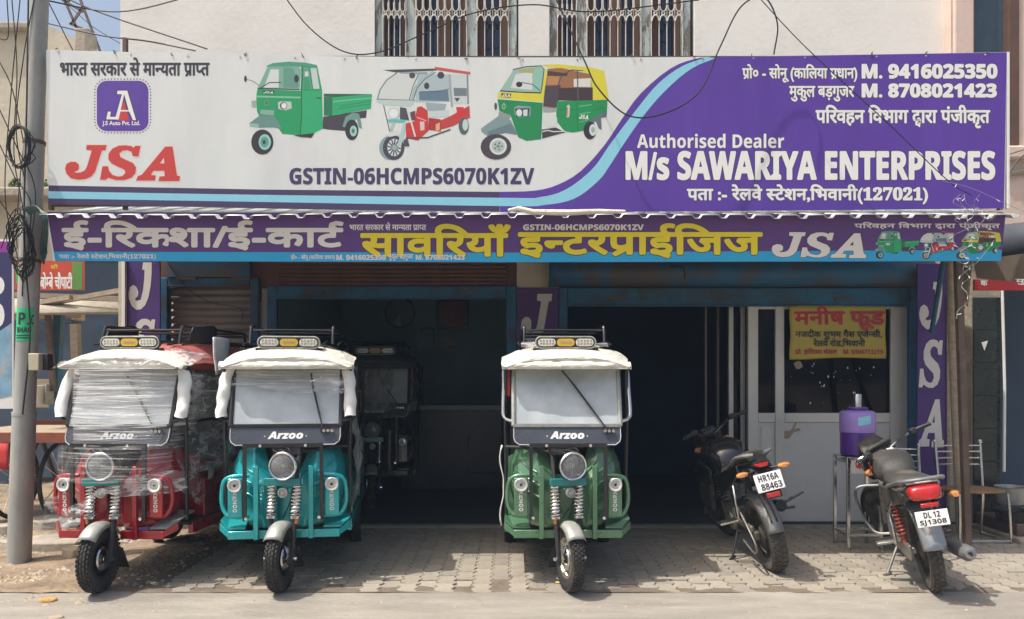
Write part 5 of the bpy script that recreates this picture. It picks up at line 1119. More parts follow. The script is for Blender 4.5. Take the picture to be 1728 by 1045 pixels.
        B().b2((-.115, -.02, .34), (-.085, .42, .385)).build('chain_guard', m_alloy, t, bev=.006)
        B().tube([(.15, .50, .42), (.20, .10, .46)], [.035, .05], 12).build('exhaust', m_black, t)
        B().tube([(.12, .28, .46), (.24, .24, .42)], .011, 8).build('foot_peg', m_blackm, t)
        B().tube([(.15, -.18, .55), (.30, -.20, .60)], .013, 8).build('foot_peg', m_blackm, t)
        B().tube([(.13, -.05, .48), (.25, -.08, .47)], .012, 8).build('foot_peg', m_blackm, t)
        pg = B()
        for k in range(4): pg.b2((-.29 + .001, .17 + k * .033, .40), (-.15, .185 + k * .033, .415))
        pg.b2((-.295, .165, .402), (-.285, .29, .417)); pg.b2((-.155, .165, .402), (-.145, .29, .417)); pg.build('footrest', m_steel, t)
    else:
        B().loft([ringx(.46, .78, .10, .05), ringx(.55, .80, .14, .10), ringx(.68, .83, .165, .125), ringx(.80, .84, .15, .115), ringx(.90, .84, .09, .08)]).build('fuel_tank', m_dustblk, t, smooth=60)
        dc = B()
        for k, (a_, b_2) in enumerate((((-.163, .60, .84), (-.168, .70, .87)), ((-.167, .66, .81), (-.160, .78, .80)))): dc.bar(a_, b_2, .004, .02)
        dc.build('decal', m_red, t)
        B().b2((.0, .74, .952), (.05, .80, .958)).build('sticker', m_white, t)
        B().loft([ringx(.52, .79, .10, .03), ringx(.35, .775, .135, .045), ringx(.10, .78, .145, .05), ringx(-.10, .80, .135, .045), ringx(-.26, .81, .11, .035)]).build('seat', m_seat, t, smooth=60)
        for sx in (-1, 1):
            B().prism([(sx * .13, .42, .55), (sx * .135, .10, .60), (sx * .12, -.22, .70), (sx * .11, -.33, .76), (sx * .12, -.10, .77), (sx * .14, .42, .73)], (sx * .025, 0, 0)).build('side_panel', m_dustblk, t, bev=.012)
        B().loft([ringx(.0, .745, .14, .04), ringx(-.20, .765, .135, .045), ringx(-.34, .78, .11, .045)]).build('tail_cowl', m_dustblk, t, smooth=60)
        gr = B(); gr.tube(cr([(-.15, .10, .77), (-.165, -.10, .80), (-.14, -.30, .845), (-.05, -.37, .855), (.05, -.37, .855), (.14, -.30, .845), (.165, -.10, .80), (.15, .10, .77)], 5), .014, 8); gr.build('grab_rail', m_bikegrey, t)
        B().b2((-.10, -.35, .825), (.10, -.22, .838)).build('carrier_pad', m_cprint, t, bev=.004)
        tl = B(); tl.loft([ringx(-.33, .77, .105, .05, e=4), ringx(-.39, .762, .10, .048, e=4), ringx(-.405, .755, .075, .034, e=4)]); tl.build('tail_light', m_redlens, t, smooth=60)
        B().b2((-.052, -.425, .672), (.052, -.40, .70)).build('reflector', m_redlens, t, bev=.004)
        number_plate(t, (.0, -.435, .60), .20, .105, (('DL 12', (-.05, -.045, .05, -.006)), ('SJ1308', (-.082, .006, .08, .045))), R(-8), M)
        def rf(u, v):
            a = R(58 + 112 * v); rr = r + .05 - .05 * (2 * u - 1) ** 2; wv = .17 - .02 * v
            return ((u - .5) * wv, math.cos(a) * rr * 1.04, r + math.sin(a) * rr)
        B().grid(rf, 10, 20).build('rear_fender', m_bikesil, t, solid=.005)
        for sx in (-1, 1):
            sp = B(); sp.tube([(sx * .125, .02, .34), (sx * .13, .10, .68)], .017, 8); spring(sp, (sx * .126, .03, .40), (sx * .13, .095, .64), .032, .0065, 9); sp.build('shock_absorber', m_springred, t)
            B().b2((sx * .085 - .015, -.03, .28), (sx * .085 + .015, .45, .325)).build('swingarm', m_alloy, t, bev=.006)
            for q_ in (0,): 
                B().loft([ringx(-.20, .70, .035, .022, cx=sx * .21), ringx(-.25, .70, .02, .014, cx=sx * .21)]).build('rear_indicator', m_ind, t, smooth=60) if sx > 0 else None
        B().tube(cr([(-.14, .15, .66), (-.185, .02, .58), (-.19, -.03, .44), (-.18, .05, .35), (-.16, .22, .33)], 5), .0115, 8).build('saree_guard', m_steel, t)
        B().b2((-.135, -.08, .24), (-.10, .45, .36)).build('chain_case', m_alloy, t, bev=.02)
        ex = B(); ex.tube(cr([(.10, .75, .36), (.15, .60, .24), (.17, .35, .25), (.17, .15, .28)], 5), .02, 10); ex.build('exhaust', m_alloy, t)
        ex = B(); ex.tube([(.175, .16, .28), (.18, .10, .285), (.195, -.30, .31), (.197, -.345, .312)], [.028, .05, .054, .03], 16); ex.build('muffler', m_bikegrey, t)
        B().lathe([(.0, .002), (.018, .002)], (.1975, -.3475, .312), (0, 1, 0), 10).build('muffler_outlet', m_blackm, t)
        for sx in (-1, 1): B().tube([(sx * .10, .45, .30), (sx * .27, .43, .31)], .016, 8).build('foot_peg', m_blackm, t)
        pg = B(); pg.b2((-.30, .12, .335), (-.13, .20, .355)); pg.build('footrest', m_alloy, t, bev=.005)
        cg = B(); cg.tube(cr([(-.10, hx - .02, .66), (-.25, hx + .02, .66), (-.29, hx + .02, .58), (-.26, hx, .40), (-.20, hx - .05, .28), (-.06, hx - .08, .26)], 5), .0125, 8); cg.build('crash_guard', m_steel, t)
        cg = B(); cg.tube(cr([(.10, hx - .02, .66), (.25, hx + .02, .66), (.29, hx + .02, .58), (.26, hx, .40), (.20, hx - .05, .28), (.06, hx - .08, .26)], 5), .0125, 8); cg.build('crash_guard', m_steel, t)
    # engine and frame
    en = B(); en.b2((-.11, .44, .24), (.11, .80, .46)); en.lathe([(0, -.13), (.09, -.13), (.10, -.10), (.10, .10), (.09, .13), (0, .13)], (0, .56, .34), (1, 0, 0), 20); en.build('crankcase', m_alloy, t, bev=.02)
    fn = B()
    for k in range(7): fn.box((0, .74 + .012 * k, .47 + .028 * k), (.20, .17, .010), (R(-15), 0, 0))
    fn.b2((-.06, .70, .45), (.06, .86, .66)); fn.build('cylinder', m_alloy, t)
    fm = B()
    for a_, b_2 in (((0, hx - .02, hz - .08), (0, .80, .30)), ((0, hx - .04, hz - .05), (0, .40, .70)), ((.08, .42, .70), (.10, -.15, .76)), ((-.08, .42, .70), (-.10, -.15, .76)), ((.08, .42, .70), (.07, .42, .28)), ((-.08, .42, .70), (-.07, .42, .28))): fm.tube([a_, b_2], .017, 8)
    fm.build('frame', m_black, t)
    # side stand down to the ground
    ft = M.inverted() @ Vector((-.235 if sport else -.25, .36, .012)); tp_ = Vector((-.09, .44, .30))
    ss = B(); ss.tube([tp_, ft], .011, 8); ss.tube([ft + Vector((-.03, -.03, 0)), ft + Vector((.03, .02, 0))], .012, 6); ss.build('side_stand', m_alloy if not sport else m_blackm, t)
    return t
motorcycle('black', 'black sports motorcycle parked nose-in beside the cabin panels', ((1308 - 864) * 6.1 / FPX, 6.1, 0), 0, -14, 16)
motorcycle('silver', 'dusty commuter motorcycle with silver rear mudguard beside the iron posts', ((1578 - 864) * 5.53 / FPX, 5.53, 0), -16, -11, 30)
# ------------------------------------------------------------------ things in front of the shop, right side
def bev_tube(name, pts, r, m, parent, n=10): return MB().tube(pts, r, n).build(name, m, parent)
m_jug = mat('lilac_plastic', (0.36, 0.24, 0.66), .38, var=.08, vscale=8, coat=.2)
m_jugd = mat('violet_plastic', (0.085, 0.025, 0.24), .38, var=.12, vscale=8, coat=.2)
jc = PX(1447, 768, 6.95); st = thing('water_stand', 'square stainless steel stand carrying the purple water jug', 'stand')
zt_ = jc.z; hw, hd = .145, .14
for sx in (-1, 1):
    for sy in (-1, 1): MB().b2((jc.x + sx * hw - .014, jc.y + sy * hd - .014, 0), (jc.x + sx * hw + .014, jc.y + sy * hd + .014, zt_ - .012)).build('leg', m_steel, st, bev=.003)
for z in (.12, zt_ - .06):
    for sx in (-1, 1): MB().b2((jc.x + sx * hw - .01, jc.y - hd + .0145, z), (jc.x + sx * hw + .01, jc.y + hd - .0145, z + .022)).build('rail', m_steel, st)
    for sy in (-1, 1): MB().b2((jc.x - hw + .0145, jc.y + sy * hd - .01, z), (jc.x + hw - .0145, jc.y + sy * hd + .01, z + .022)).build('rail', m_steel, st)
MB().b2((jc.x - hw - .018, jc.y - hd - .018, zt_ - .0115), (jc.x + hw + .018, jc.y + hd + .018, zt_ - .002)).build('top_plate', m_steel, st, bev=.003)
pl2 = MB().b2((jc.x - hw + .02, jc.y - hd - .021, zt_ - .145), (jc.x + hw - .02, jc.y - hd - .0155, zt_ - .035)).build('sign_plate', m_cprint, st)
lettering('जल', lambda a, b, l=0: Vector((jc.x + a, jc.y - hd - .0212 - l, -b)), (-.09, -zt_ + .05, .0, -zt_ + .105), m_red, pl2, .004)
rebase(st, (jc.x, jc.y, 0))
jug = thing('water_jug', 'purple insulated water jug with lilac upper half on the steel stand', 'water jug', jc)
MB().lathe([(0, 0), (.135, 0), (.146, .01), (.148, .205), (.0, .206)], (0, 0, 0), (0, 0, 1), 36).build('body', m_jugd, jug)
MB().lathe([(.149, .207), (.153, .214), (.153, .365), (.150, .385), (.128, .40), (.085, .405), (.085, .425), (.078, .432), (0, .432)], (0, 0, 0), (0, 0, 1), 36).build('upper_body', m_jug, jug)
MB().lathe([(.086, .406), (.089, .41), (.089, .425), (.086, .43), (0, .433)], (0, 0, 0), (0, 0, 1), 28).build('lid', m_jugd, jug)
MB().lathe([(.034, .434), (.034, .545), (.031, .55), (.0, .55)], (0, 0, 0), (0, 0, 1), 20).build('steel_tumbler', m_steel, jug)
rc = MB(); rc.prism([(x, -.150, z) for x, z in [(-.045, .01), (-.045, .08), (-.03, .105), (0, .115), (.03, .105), (.045, .08), (.045, .01)]], (0, .03, 0)); rc.build('tap_recess', m_blackm, jug)
MB().lathe([(0, -.03), (.012, -.03), (.014, .0), (.02, .005)], (0, -.155, .06), (0, 1, 0), 12).build('tap', m_steel, jug)
def lab(u, v): a = R(-62 + 42 * u - 0); return (.1545 * math.sin(a + R(40)), -.1545 * math.cos(a + R(40)), .27 + .075 * v + .02 * u)
MB().grid(lab, 6, 3).build('label_sticker', m_sky_print, jug)
# steel chairs with round plywood seats
m_ply = mat('plywood_seat', (0.30, 0.17, 0.085), .6, var=.25, vscale=9)
def chair(label, loc, yaw):
    t = thing('steel_chair', label, 'chair', loc, (0, 0, R(yaw)), group='steel chairs by the posts')
    for sx in (-1, 1):
        MB().tube(cr([(sx * .20, -.19, .0), (sx * .195, -.18, .25), (sx * .19, -.16, .44)], 4), .0115, 8).build('front_leg', m_steel, t)
        MB().tube(cr([(sx * .19, .20, 0), (sx * .185, .17, .30), (sx * .18, .17, .50), (sx * .185, .21, .86)], 4), .0125, 8).build('rear_leg', m_steel, t)
        MB().lathe([(0, .0), (.016, .0), (.018, .015), (.012, .03), (0, .032)], (sx * .185, .21, .862), (0, 0, 1), 10).build('finial', m_steel, t)
        MB().tube([(sx * .20, -.19, .02), (sx * .19, .20, .02)], .009, 6).build('side_stretcher', m_steel, t)
    MB().tube([(-.20, -.19, .02), (.20, -.19, .02)], .009, 6).build('front_stretcher', m_steel, t)
    MB().tube([(-.185, .17, .40), (.185, .17, .40)], .009, 6).build('rear_stretcher', m_steel, t)
    for k, z in enumerate((.66, .72, .78, .835)): MB().tube(cr([(-.184, .185 + .045 * (z - .5), z), (-.1, .20 + .045 * (z - .5), z), (.1, .20 + .045 * (z - .5), z), (.184, .185 + .045 * (z - .5), z)], 3), .0075, 6).build('back_slat', m_steel, t)
    MB().prism([(x, y, .445) for x, y in rrect(.42, .40, .15, 6)], (0, 0, .018)).build('seat', m_ply, t, bev=.005)
    return t
chair('steel chair with plywood seat standing right of the iron post', (PX(1640, 0, 7.25).x, 7.25, 0), 2).scale = (1.2, 1.05, 1.03)
chair('steel chair half hidden behind the dusty commuter motorcycle', (PX(1535, 0, 7.1).x, 7.18, 0), -10)
# iron posts and bamboo
one(MB().bar(PX(1614, 372, 6.5), PX(1633, 934, 6.67), .055, .055), 'iron_post', m_iron, 'brown square iron post holding up the right end of the awning', 'post', bev=.006)
one(MB().tube([PX(1601, 372, 6.85), PX(1607, 600, 6.9), PX(1620, 897, 7.4)], [.028, .031, .033], 10), 'bamboo_post', m_greywood, 'pale round wooden post just left of the brown iron post', 'post')
one(MB().tube([PX(1592, 440, 6.9), PX(1572, 560, 7.5)], .022, 8), 'brace', m_blue, 'short blue slanting brace crossing the letter on the right board', 'brace')
# fairy light strands
m_fairy = mat('fairy_wire', (.30, .30, .28), .5)
def fairy(label, pts, seed):
    t = thing('fairy_lights', label, 'fairy lights'); random.seed(seed); P_ = cr(pts, 6); wb_ = MB(); wb_.tube(P_, .0017, 4); wb_.build('wire', m_fairy, t)
    for i in range(3, len(P_) - 1, 7):
        a = P_[i]; d = Vector((random.uniform(-1, 1), random.uniform(-.5, .2), random.uniform(-1, .3))).normalized() * .03
        MB().tube([a, a + d], [.0015, .0032], 5).build('bulb', m_white, t)
    return rebase(t, pts[0])
for k, lb in enumerate(('tangled fairy light strand hanging longest down the iron post', 'fairy light loops over the right end of the band sign', 'fairy light strand drooping from the awning corner', 'short fairy light tangle at the top right of the awning')):
    random.seed(40 + k); bx = (1622, 1630, 1650, 1640)[k]; y1 = (540, 470, 430, 380)[k]; pts = [PX(bx + random.uniform(-14, 14), y, 6.0 + random.uniform(-.02, .08)) for y in range(328, y1, 14)]
    fairy(lb, pts, k)
random.seed(5)
for k, (pa, lb) in enumerate((([(1590, 305), (1640, 318), (1700, 345), (1740, 362)], 'thin fairy wire running right across the purple corner of the signboard'), ([(1640, 345), (1668, 372), (1690, 352)], 'small fairy wire loop right of the printed three-wheelers'), ([(1612, 440), (1640, 448), (1660, 430), (1678, 405)], 'fairy wire curl below the printed three-wheelers'))):
    fairy(lb, [PX(x, y, 6.0) for x, y in pa], 60 + k)
# ------------------------------------------------------------------ neighbour on the right
m_gtile = mat('green_granite', (0.018, 0.026, 0.024), .3, var=.5, vscale=30, dirt=(.05, .055, .05), dscale=3)
nb_ = thing('neighbour_building', 'pink plastered building at the right edge with a dark blue window', 'building')
dn = 7.75
def NX(px): return PX(px, 0, dn).x
def NZ(py): return PX(0, py, dn).z
wl_ = MB(); wl_.b2((NX(1603) + .01, dn, NZ(440)), (NX(1641), dn + .2, 7)); wl_.b2((NX(1641), dn, NZ(440)), (NX(1719), dn + .2, NZ(246))); wl_.b2((NX(1719), dn, NZ(440)), (NX(1960), dn + .2, 7)); wl_.build('wall', m_pink, nb_, smooth=0)
MB().b2((NX(1606), dn - .05, NZ(350)), (NX(1640), dn - .001, 7)).build('pilaster', m_pink, nb_, bev=.02)
wo = MB().b2((NX(1641), dn + .08, NZ(246)), (NX(1719), dn + .1, 7)).build('window', mat('blue_board', (.05, .09, .13), .6, var=.2, dirt=(.2, .22, .23), dscale=14, dlo=.62, dhi=.7), nb_)
MB().b2((NX(1701), dn - .02, NZ(246)), (NX(1718), dn + .079, 7)).build('frame', m_brownsh, wo, bev=.005)
MB().b2((NX(1641), dn - .0, NZ(246)), (NX(1645), dn + .079, 7)).build('frame', m_brownsh, wo, bev=.005)
MB().b2((NX(1690), dn - .10, NZ(272)), (NX(1960), dn - .001, NZ(250))).build('ledge', m_pink, nb_, bev=.02)
MB().tube([(NX(1690), dn - .02, NZ(294)), (NX(1730), dn - .02, NZ(290)), (NX(1960), dn - .02, NZ(285))], .03, 8).build('cornice', m_conc, nb_)
MB().b2((NX(1692), dn + .9, 0), (NX(1960), dn + 4, NZ(446))).build('shade_block', m_dark, nb_)  # solid block coloured dark in place of the shaded shop interior
pil = MB().b2((NX(1640) + .01, dn + .02, 0), (NX(1690), dn + .25, NZ(441))).build('tiled_pillar', m_conc, nb_)
for k in range(7):
    z0 = .02 + k * .33; MB().b2((NX(1641) + .012, dn - .004, z0), (NX(1689) - .004, dn + .0195, z0 + .324)).build('tile', m_gtile, pil, bev=.003)
MB().tube([(NX(1689), dn - .05, NZ(795)), (NX(1690), dn - .05, NZ(650)), (NX(1686), dn - .05, NZ(490))], .014, 8).build('conduit', m_white, nb_)
MB().b2((NX(1641), dn - .75, -.02), (NX(1960), dn + 1, .055)).build('plinth', m_conc, nb_, bev=.02)
MB().prism([on(dn - .01)(x, y) for x, y in ((1656, 578), (1667, 575), (1661, 592))], (0, -.003, 0)).build('paper_scrap', m_white, nb_)
rebase(nb_, (NX(1700), dn, 0))
rs = thing('red_signboard', 'red strip signboard over the dark shop at the right edge', 'signboard'); R1 = on(7.3)
MB().b2(R1(1645, 472, 0), R1(1790, 490, -.03)).build('board', mat('red_board', (.40, .025, .03), .5), rs); lettering('क', R1, (1655, 474, 1666, 482), m_wprint, rs, .4); rebase(rs, R1(1700, 490))
fs_ = thing('fringed_canopy', 'brown fringed shop canopy with faded writing at the right edge', 'canopy'); R2 = on(6.9)
m_tarp = mat('brown_tarp', (.13, .10, .07), .8, var=.3, vscale=5); m_fringe = mat('straw_fringe', (.34, .27, .13), .9, var=.3, vscale=9)
MB().face([R2(1642, 440, 0), R2(1800, 424, .5), R2(1800, 500, .5), R2(1648, 470, 0)]).build('tarp', m_tarp, fs_)
for k in range(14):
    x = 1668 + k * 6; MB().face([R2(x, 446 - k * .6, .03 + k * .02), R2(x + 3.4, 446 - k * .6, .035 + k * .02), R2(x + 2.6, 466 + random.uniform(0, 6), .035 + k * .02), R2(x + .5, 466 + random.uniform(0, 6), .03 + k * .02)]).build('fringe', m_fringe, fs_)
lettering('मुख्य उदेश', lambda a, b, l=0: R2(a, b + (a - 1690) * .12, .03 + (a - 1648) / 152 * .5 + l), (1692, 472, 1760, 484), m_cprint, fs_, .2); rebase(fs_, R2(1700, 470))
one(MB().add([R2(1700, 371, -.3), R2(1800, 372, .2), R2(1800, 424, .2), R2(1697, 440, -.3)], [(0, 1, 2, 3)]), 'side_tarpaulin', mat('slate_tarp', (.055, .065, .085), .7, var=.2), 'dark slate tarpaulin hanging below the pink wall at right', 'tarpaulin', solid=.004)
for lb, px, d, r_b, h_, mm in (('pale dented bucket on the dark shop plinth at the right edge', 1706, 7.5, .14, .16, m_guard), ('lower dark pan in front of the pale bucket at right edge', 1709, 7.25, .15, .10, m_blackm)):
    bk = thing('bucket', lb, 'bucket', (PX(px, 0, d).x, d, .055 + (.24 if mm is m_guard else .12))); MB().lathe([(0, 0), (r_b * .85, 0), (r_b, h_), (r_b * 1.05, h_ + .006), (r_b * .97, h_), (r_b * .8, .012), (0, .012)], (0, 0, 0), (0, 0, 1), 24).build('pail', mm, bk)
    MB().tube([(r_b * math.cos(a), -.02, h_ * .8 + .0 - r_b * .5 * math.sin(a)) for a in [k * .314 for k in range(11)]], .004, 5).build('bail', m_steel, bk)
one(MB().b2((PX(1682, 0, 7.4).x, 7.1, .056), (PX(1728, 0, 7.4).x + .2, 7.75, .17)), 'low_bench', m_iron, 'low dark bench carrying the bucket and pan at the right edge', 'bench', bev=.01)
# ------------------------------------------------------------------ electricity pole and everything tied to it
m_pole = mat('pole_paint', (.32, .325, .31), .65, .1, var=.2, vscale=5, stretch=(1, 1, .4), dirt=(.45, .42, .36), dscale=4, dlo=.5, dhi=.75)
pole = thing('utility_pole', 'leaning grey steel utility pole at the left of the signboard', 'pole'); dp = 6.43
pb, ptp = PX(32, 946, dp), PX(69, -60, dp)
ax_ = (ptp - pb)
MB().tube([pb - ax_ * .02, pb + ax_ * .245], [.091, .089], 20).build('lower_tube', m_pole, pole); MB().tube([pb + ax_ * .245, pb + ax_ * .70], [.082, .079], 20).build('middle_tube', m_pole, pole); MB().tube([pb + ax_ * .70, ptp + ax_ * .25], [.072, .066], 20).build('upper_tube', m_pole, pole)
for k in (.243, .50, .698, .585): MB().tube([pb + ax_ * k, pb + ax_ * (k + .006)], [.0925, .0925] if k < .3 else [.0845, .0845], 20).build('collar_band', m_iron if k > .3 else m_pole, pole)
rebase(pole, pb)
def pole_pt(py, a, lift=.002):
    k = (946 - py) / 1006.0; c = pb + ax_ * k; rr = (.09 if k < .245 else .0815 if k < .7 else .07) + lift; return c + Vector((rr * math.sin(a), -rr * math.cos(a), 0))
po = thing('pole_poster', 'bright green printed poster pasted round the grey pole', 'poster')
MB().grid(lambda u, v: pole_pt(521 + 55 * v, R(-42 + 102 * u), .002), 14, 4).build('paper', mat('green_paper', (.03, .50, .21), .7, var=.08), po)
for tx, r2 in (('P.', (-18, 529, 38, 549)), ('C', (48, 532, 62, 548)), ('BHAG', (-26, 553, 50, 562))): lettering(SB(tx), lambda a, b, l=0: pole_pt(b, R(a), .003 + l), r2, m_ink, po, .3)
for k in range(2): MB().grid(lambda u, v: pole_pt(566 + 4 * k + 2 * v, R(-32 + 80 * u), .0035), 8, 1).build('print_line', m_ink, po)
rebase(po, pole_pt(576, 0))
jb = thing('junction_box', 'beige electrical junction box strapped to the grey pole', 'junction box'); jp = PX(62, 611, dp - .1)
MB().box(jp, (.085, .09, .14)).build('box', mat('beige_enamel', (.50, .46, .33), .5, var=.1), jb, bev=.006); MB().box(jp + Vector((.062, .05, 0)), (.045, .08, .135)).build('cover', m_blackm, jb, bev=.004); rebase(jb, jp - Vector((0, 0, .07)))
random.seed(12)
cable_specs = [([(48, 0), (44, 200), (40, 400), (52, 560), (40, 700)], 'black cable running straight down beside the grey pole'),
  ([(-5, 175), (30, 250), (58, 320), (50, 420)], None), ([(-5, 235), (25, 300), (52, 350), (38, 470)], None), ([(20, -5), (30, 120), (22, 260), (42, 370), (36, 500)], None), ([(60, -5), (40, 90), (28, 220), (48, 330)], None), ([(0, 420), (20, 380), (46, 352)], None), ([(10, -5), (14, 60), (3, 66), (-6, 58)], None), ([(-5, 100), (22, 150), (40, 240), (52, 300)], None), ([(35, -5), (18, 160), (10, 330), (30, 440)], None), ([(-5, 330), (15, 360), (35, 400), (48, 470)], None), ([(52, 60), (46, 180), (34, 300), (30, 360)], None)]
for k, (pts, lb) in enumerate(cable_specs):
    o = MB().tube(cr([PX(x + random.uniform(-2, 2), y, dp - .12 + .012 * k) for x, y in pts], 8), .0045 if k else .007, 5); one(o, 'cable', m_wire, lb or 'thin black cable hanging in the tangle left of the grey pole', 'cable', 'hanging cables left of the pole' if not lb else None)
co = thing('cable_coil', 'round coil of black cable hanging left of the pole beside the signboard', 'cable coil'); cc = PX(33, 248, dp - .15)
for k in range(8): MB().tube([cc + Vector(((.075 + .008 * k * random.random()) * math.cos(a) + .008 * math.sin(k), .008 * k - .03, (.16 + .01 * random.random()) * math.sin(a) + .01 * math.cos(k * 2))) for a in [q_ * .2618 for q_ in range(24)]], .0045, 5, closed=True).build('loop', m_wire, co)
rebase(co, cc - Vector((0, 0, .17)))
co = thing('cable_coil', 'large sagging bunch of black cables tied at the awning corner', 'cable coil'); cc = PX(36, 400, dp - .16)
for k in range(16): MB().tube([cc + Vector(((.06 + .05 * random.random()) * math.cos(a) + random.uniform(-.004, .004), .006 * k - .05, (.17 + .06 * random.random()) * math.sin(a) - .01 * k)) for a in [q_ * .35 for q_ in range(18)]], .004, 5, closed=True).build('loop', m_wire, co)
rebase(co, cc - Vector((0, 0, .25)))
gwr = thing('cable_bundle', 'dark green cable bundle draped over the left awning corner', 'cable bundle')
for k in range(6): MB().tube(cr([PX(40 + 2 * k, 352 + 2 * k, dp - .14), PX(62 + k, 349 + k, 6.2), PX(72 + 1.5 * k, 372, 6.15), PX(68 + 2 * k, 420, 6.2 + .01 * k), PX(74 + k, 446 - 4 * k, 6.24)], 5), .008, 6).build('strand', mat('green_cable', (.02, .09, .075), .5) if k % 2 else m_wire, gwr)
rebase(gwr, PX(66, 352, 6.2))
over = [([(72, 0), (200, 20), (330, -8)], 6.5, 'overhead cable sagging across the top left corner'), ([(70, -25), (160, 18), (350, 83)], 6.9, 'cable running from the pole down to the signboard top edge'), ([(74, 38), (170, 60), (250, 70), (330, 86)], 6.7, 'cable reaching from the pole behind the signboard frame'),
  ([(470, -20), (520, 45), (580, 87), (640, 88), (720, 55), (800, 22), (900, 8), (1000, 20), (1180, 0)], 7.6, 'cable looping below the left upstairs window'), ([(930, -20), (985, 100), (1010, 150), (1060, 195), (1120, 192), (1180, 155), (1215, 80), (1250, 12), (1290, -4), (1312, 40), (1306, 92)], 6.2, 'black cable drooping in a deep loop over the signboard'),
  ([(1280, -5), (1340, 60), (1400, 118), (1500, 210), (1600, 305), (1640, 330)], 6.15, 'long thin cable falling diagonally across the purple half of the signboard'), ([(1698, 300), (1728, 262), (1790, 240)], 6.8, 'cable leading away to the pink building'), ([(1698, 262), (1750, 248), (1800, 250)], 6.9, 'second thinner cable leading to the pink building'),
  ([(80, 0), (110, 60), (128, 95)], 8.5, 'steel stay wire slanting behind the pole top'), ([(100, -5), (150, 40), (180, 60), (205, 75)], 8.0, 'faint wire crossing the patch of sky'), ([(1130, 450), (1152, 452), (1156, 470)], 7.7, 'short wire scrap dangling from the blue housing'), ([(285, 448), (320, 490), (360, 512), (405, 520), (408, 548)], 7.78, 'thin black wire drooping across the closed roller shutter')]
for pts, d, lb in over: one(MB().tube(cr([PX(x, y, d) for x, y in pts], 8), .0065 if 'thin' not in lb and 'faint' not in lb else .004, 5), 'overhead_cable', m_wire, lb, 'cable')
# ------------------------------------------------------------------ left background
ob = thing('old_building', 'stained cream building behind the tangled cables at the far left', 'building'); do = 11.0
def OX(px): return PX(px, 0, do).x
def OZ(py): return PX(0, py, do).z
MB().prism([(OX(-260), do, OZ(440)), (OX(-260), do, OZ(40)), (OX(62), do, OZ(48)), (OX(90), do, OZ(46)), (OX(135), do, OZ(70)), (OX(198), do, OZ(105)), (OX(205), do, OZ(110)), (OX(205), do, OZ(440))], (0, 5, 0)).build('wall', m_oldcream, ob, smooth=0)
MB().b2((OX(-260), do - .35, OZ(342)), (OX(206), do - .001, OZ(325))).build('ledge', m_conc, ob, bev=.03)
MB().b2((OX(-260), do - .12, OZ(56)), (OX(62), do - .001, OZ(42))).build('coping', m_conc, ob, bev=.03)
MB().b2((OX(132), do - .1, OZ(92)), (OX(152), do + .2, OZ(52))).build('chimney', m_conc, ob, bev=.02)
MB().b2((OX(-260), do + .02, -.1), (OX(215), do + 4, OZ(441))).build('stall_shade_block', m_dark, ob)  # dark colour on a closed block stands in for shade in the stalls
rebase(ob, (OX(0), do, 0))
ms = thing('lattice_mast', 'thin steel lattice mast against the sky behind the pole', 'mast'); dm = 13
for a, b in (((100, -20), (150, 95)), ((128, -20), (172, 95)), ((105, 0), (140, 20)), ((140, 12), (120, 42)), ((118, 40), (155, 55)), ((150, 50), (134, 75)), ((128, -15), (110, 8))): MB().bar(PX(*a, dm), PX(*b, dm), .035, .035).build('strut', m_iron, ms)
rebase(ms, PX(160, 95, dm))
wd = thing('ledge_weed', 'small green weed growing on the old building ledge', 'plant'); lf = MB()
for k in range(120):
    c = PX(random.gauss(45, 17), 318 - abs(random.gauss(0, 6)), do - .2); a = random.uniform(0, 6.28); s_ = random.uniform(.03, .07)
    lf.face([c, c + Vector((s_ * math.cos(a), -.02, s_ * .8)), c + Vector((s_ * 1.6 * math.cos(a), random.uniform(-.05, .05), s_ * 1.1 * math.sin(a) + .03)), c + Vector((s_ * math.cos(a + .6), .02, s_ * .4))])
lf.build('leaves', mat('weed_leaf', (.07, .14, .03), .7, var=.3), wd); rebase(wd, PX(45, 322, do - .2))
sb_ = thing('red_shop_sign', 'red stall signboard with white lettering behind the grey pole', 'signboard'); S_ = on(9.4, 0)
MB().b2(S_(25, 440), S_(140, 490, -.04)).build('board', mat('orange_red_board', (.52, .065, .03), .5, var=.08), sb_)
MB().b2(S_(122, 443, .003), S_(139, 489, .0)).build('green_panel', mat('leaf_green_print', (.11, .26, .05), .5), sb_)
MB().prism([S_(x, y, .003) for x, y in ((26, 450), (34, 445), (40, 470), (36, 488), (28, 478))], (0, .002, 0)).build('green_leaf', mat('bright_green_print', (.03, .42, .09), .5), sb_)
lettering('बोम्बे चौपाटी', S_, (68, 460, 122, 487), m_wprint, sb_, .5); lettering('श्री', S_, (86, 446, 98, 454), m_yprint, sb_, .1); rebase(sb_, S_(80, 490))
for lb, a, b, d0, d1, w_, mm in (('long weathered pole sloping across the stall roof', (40, 520), (206, 490), 8.6, 8.2, .05, m_greywood), ('horizontal weathered beam under the red stall sign', (20, 497), (206, 505), 8.9, 8.9, .06, m_greywood), ('lower weathered beam carrying the stall shelf', (20, 537), (135, 532), 8.8, 8.8, .05, m_wood), ('second sloping pole end above the stall roof', (60, 512), (120, 502), 8.5, 8.3, .05, m_greywood)):
    one(MB().bar(PX(*a, d0), PX(*b, d1), w_, w_), 'wooden_beam', mm, lb, 'beam')
one(MB().add([PX(10, 505, 8.7), PX(206, 512, 8.7), PX(206, 528, 8.2), PX(10, 530, 8.2)], [(0, 1, 2, 3)]), 'stall_roof', m_conc, 'thin sheet roof of the stall behind the red rickshaw', 'roof', solid=.03)
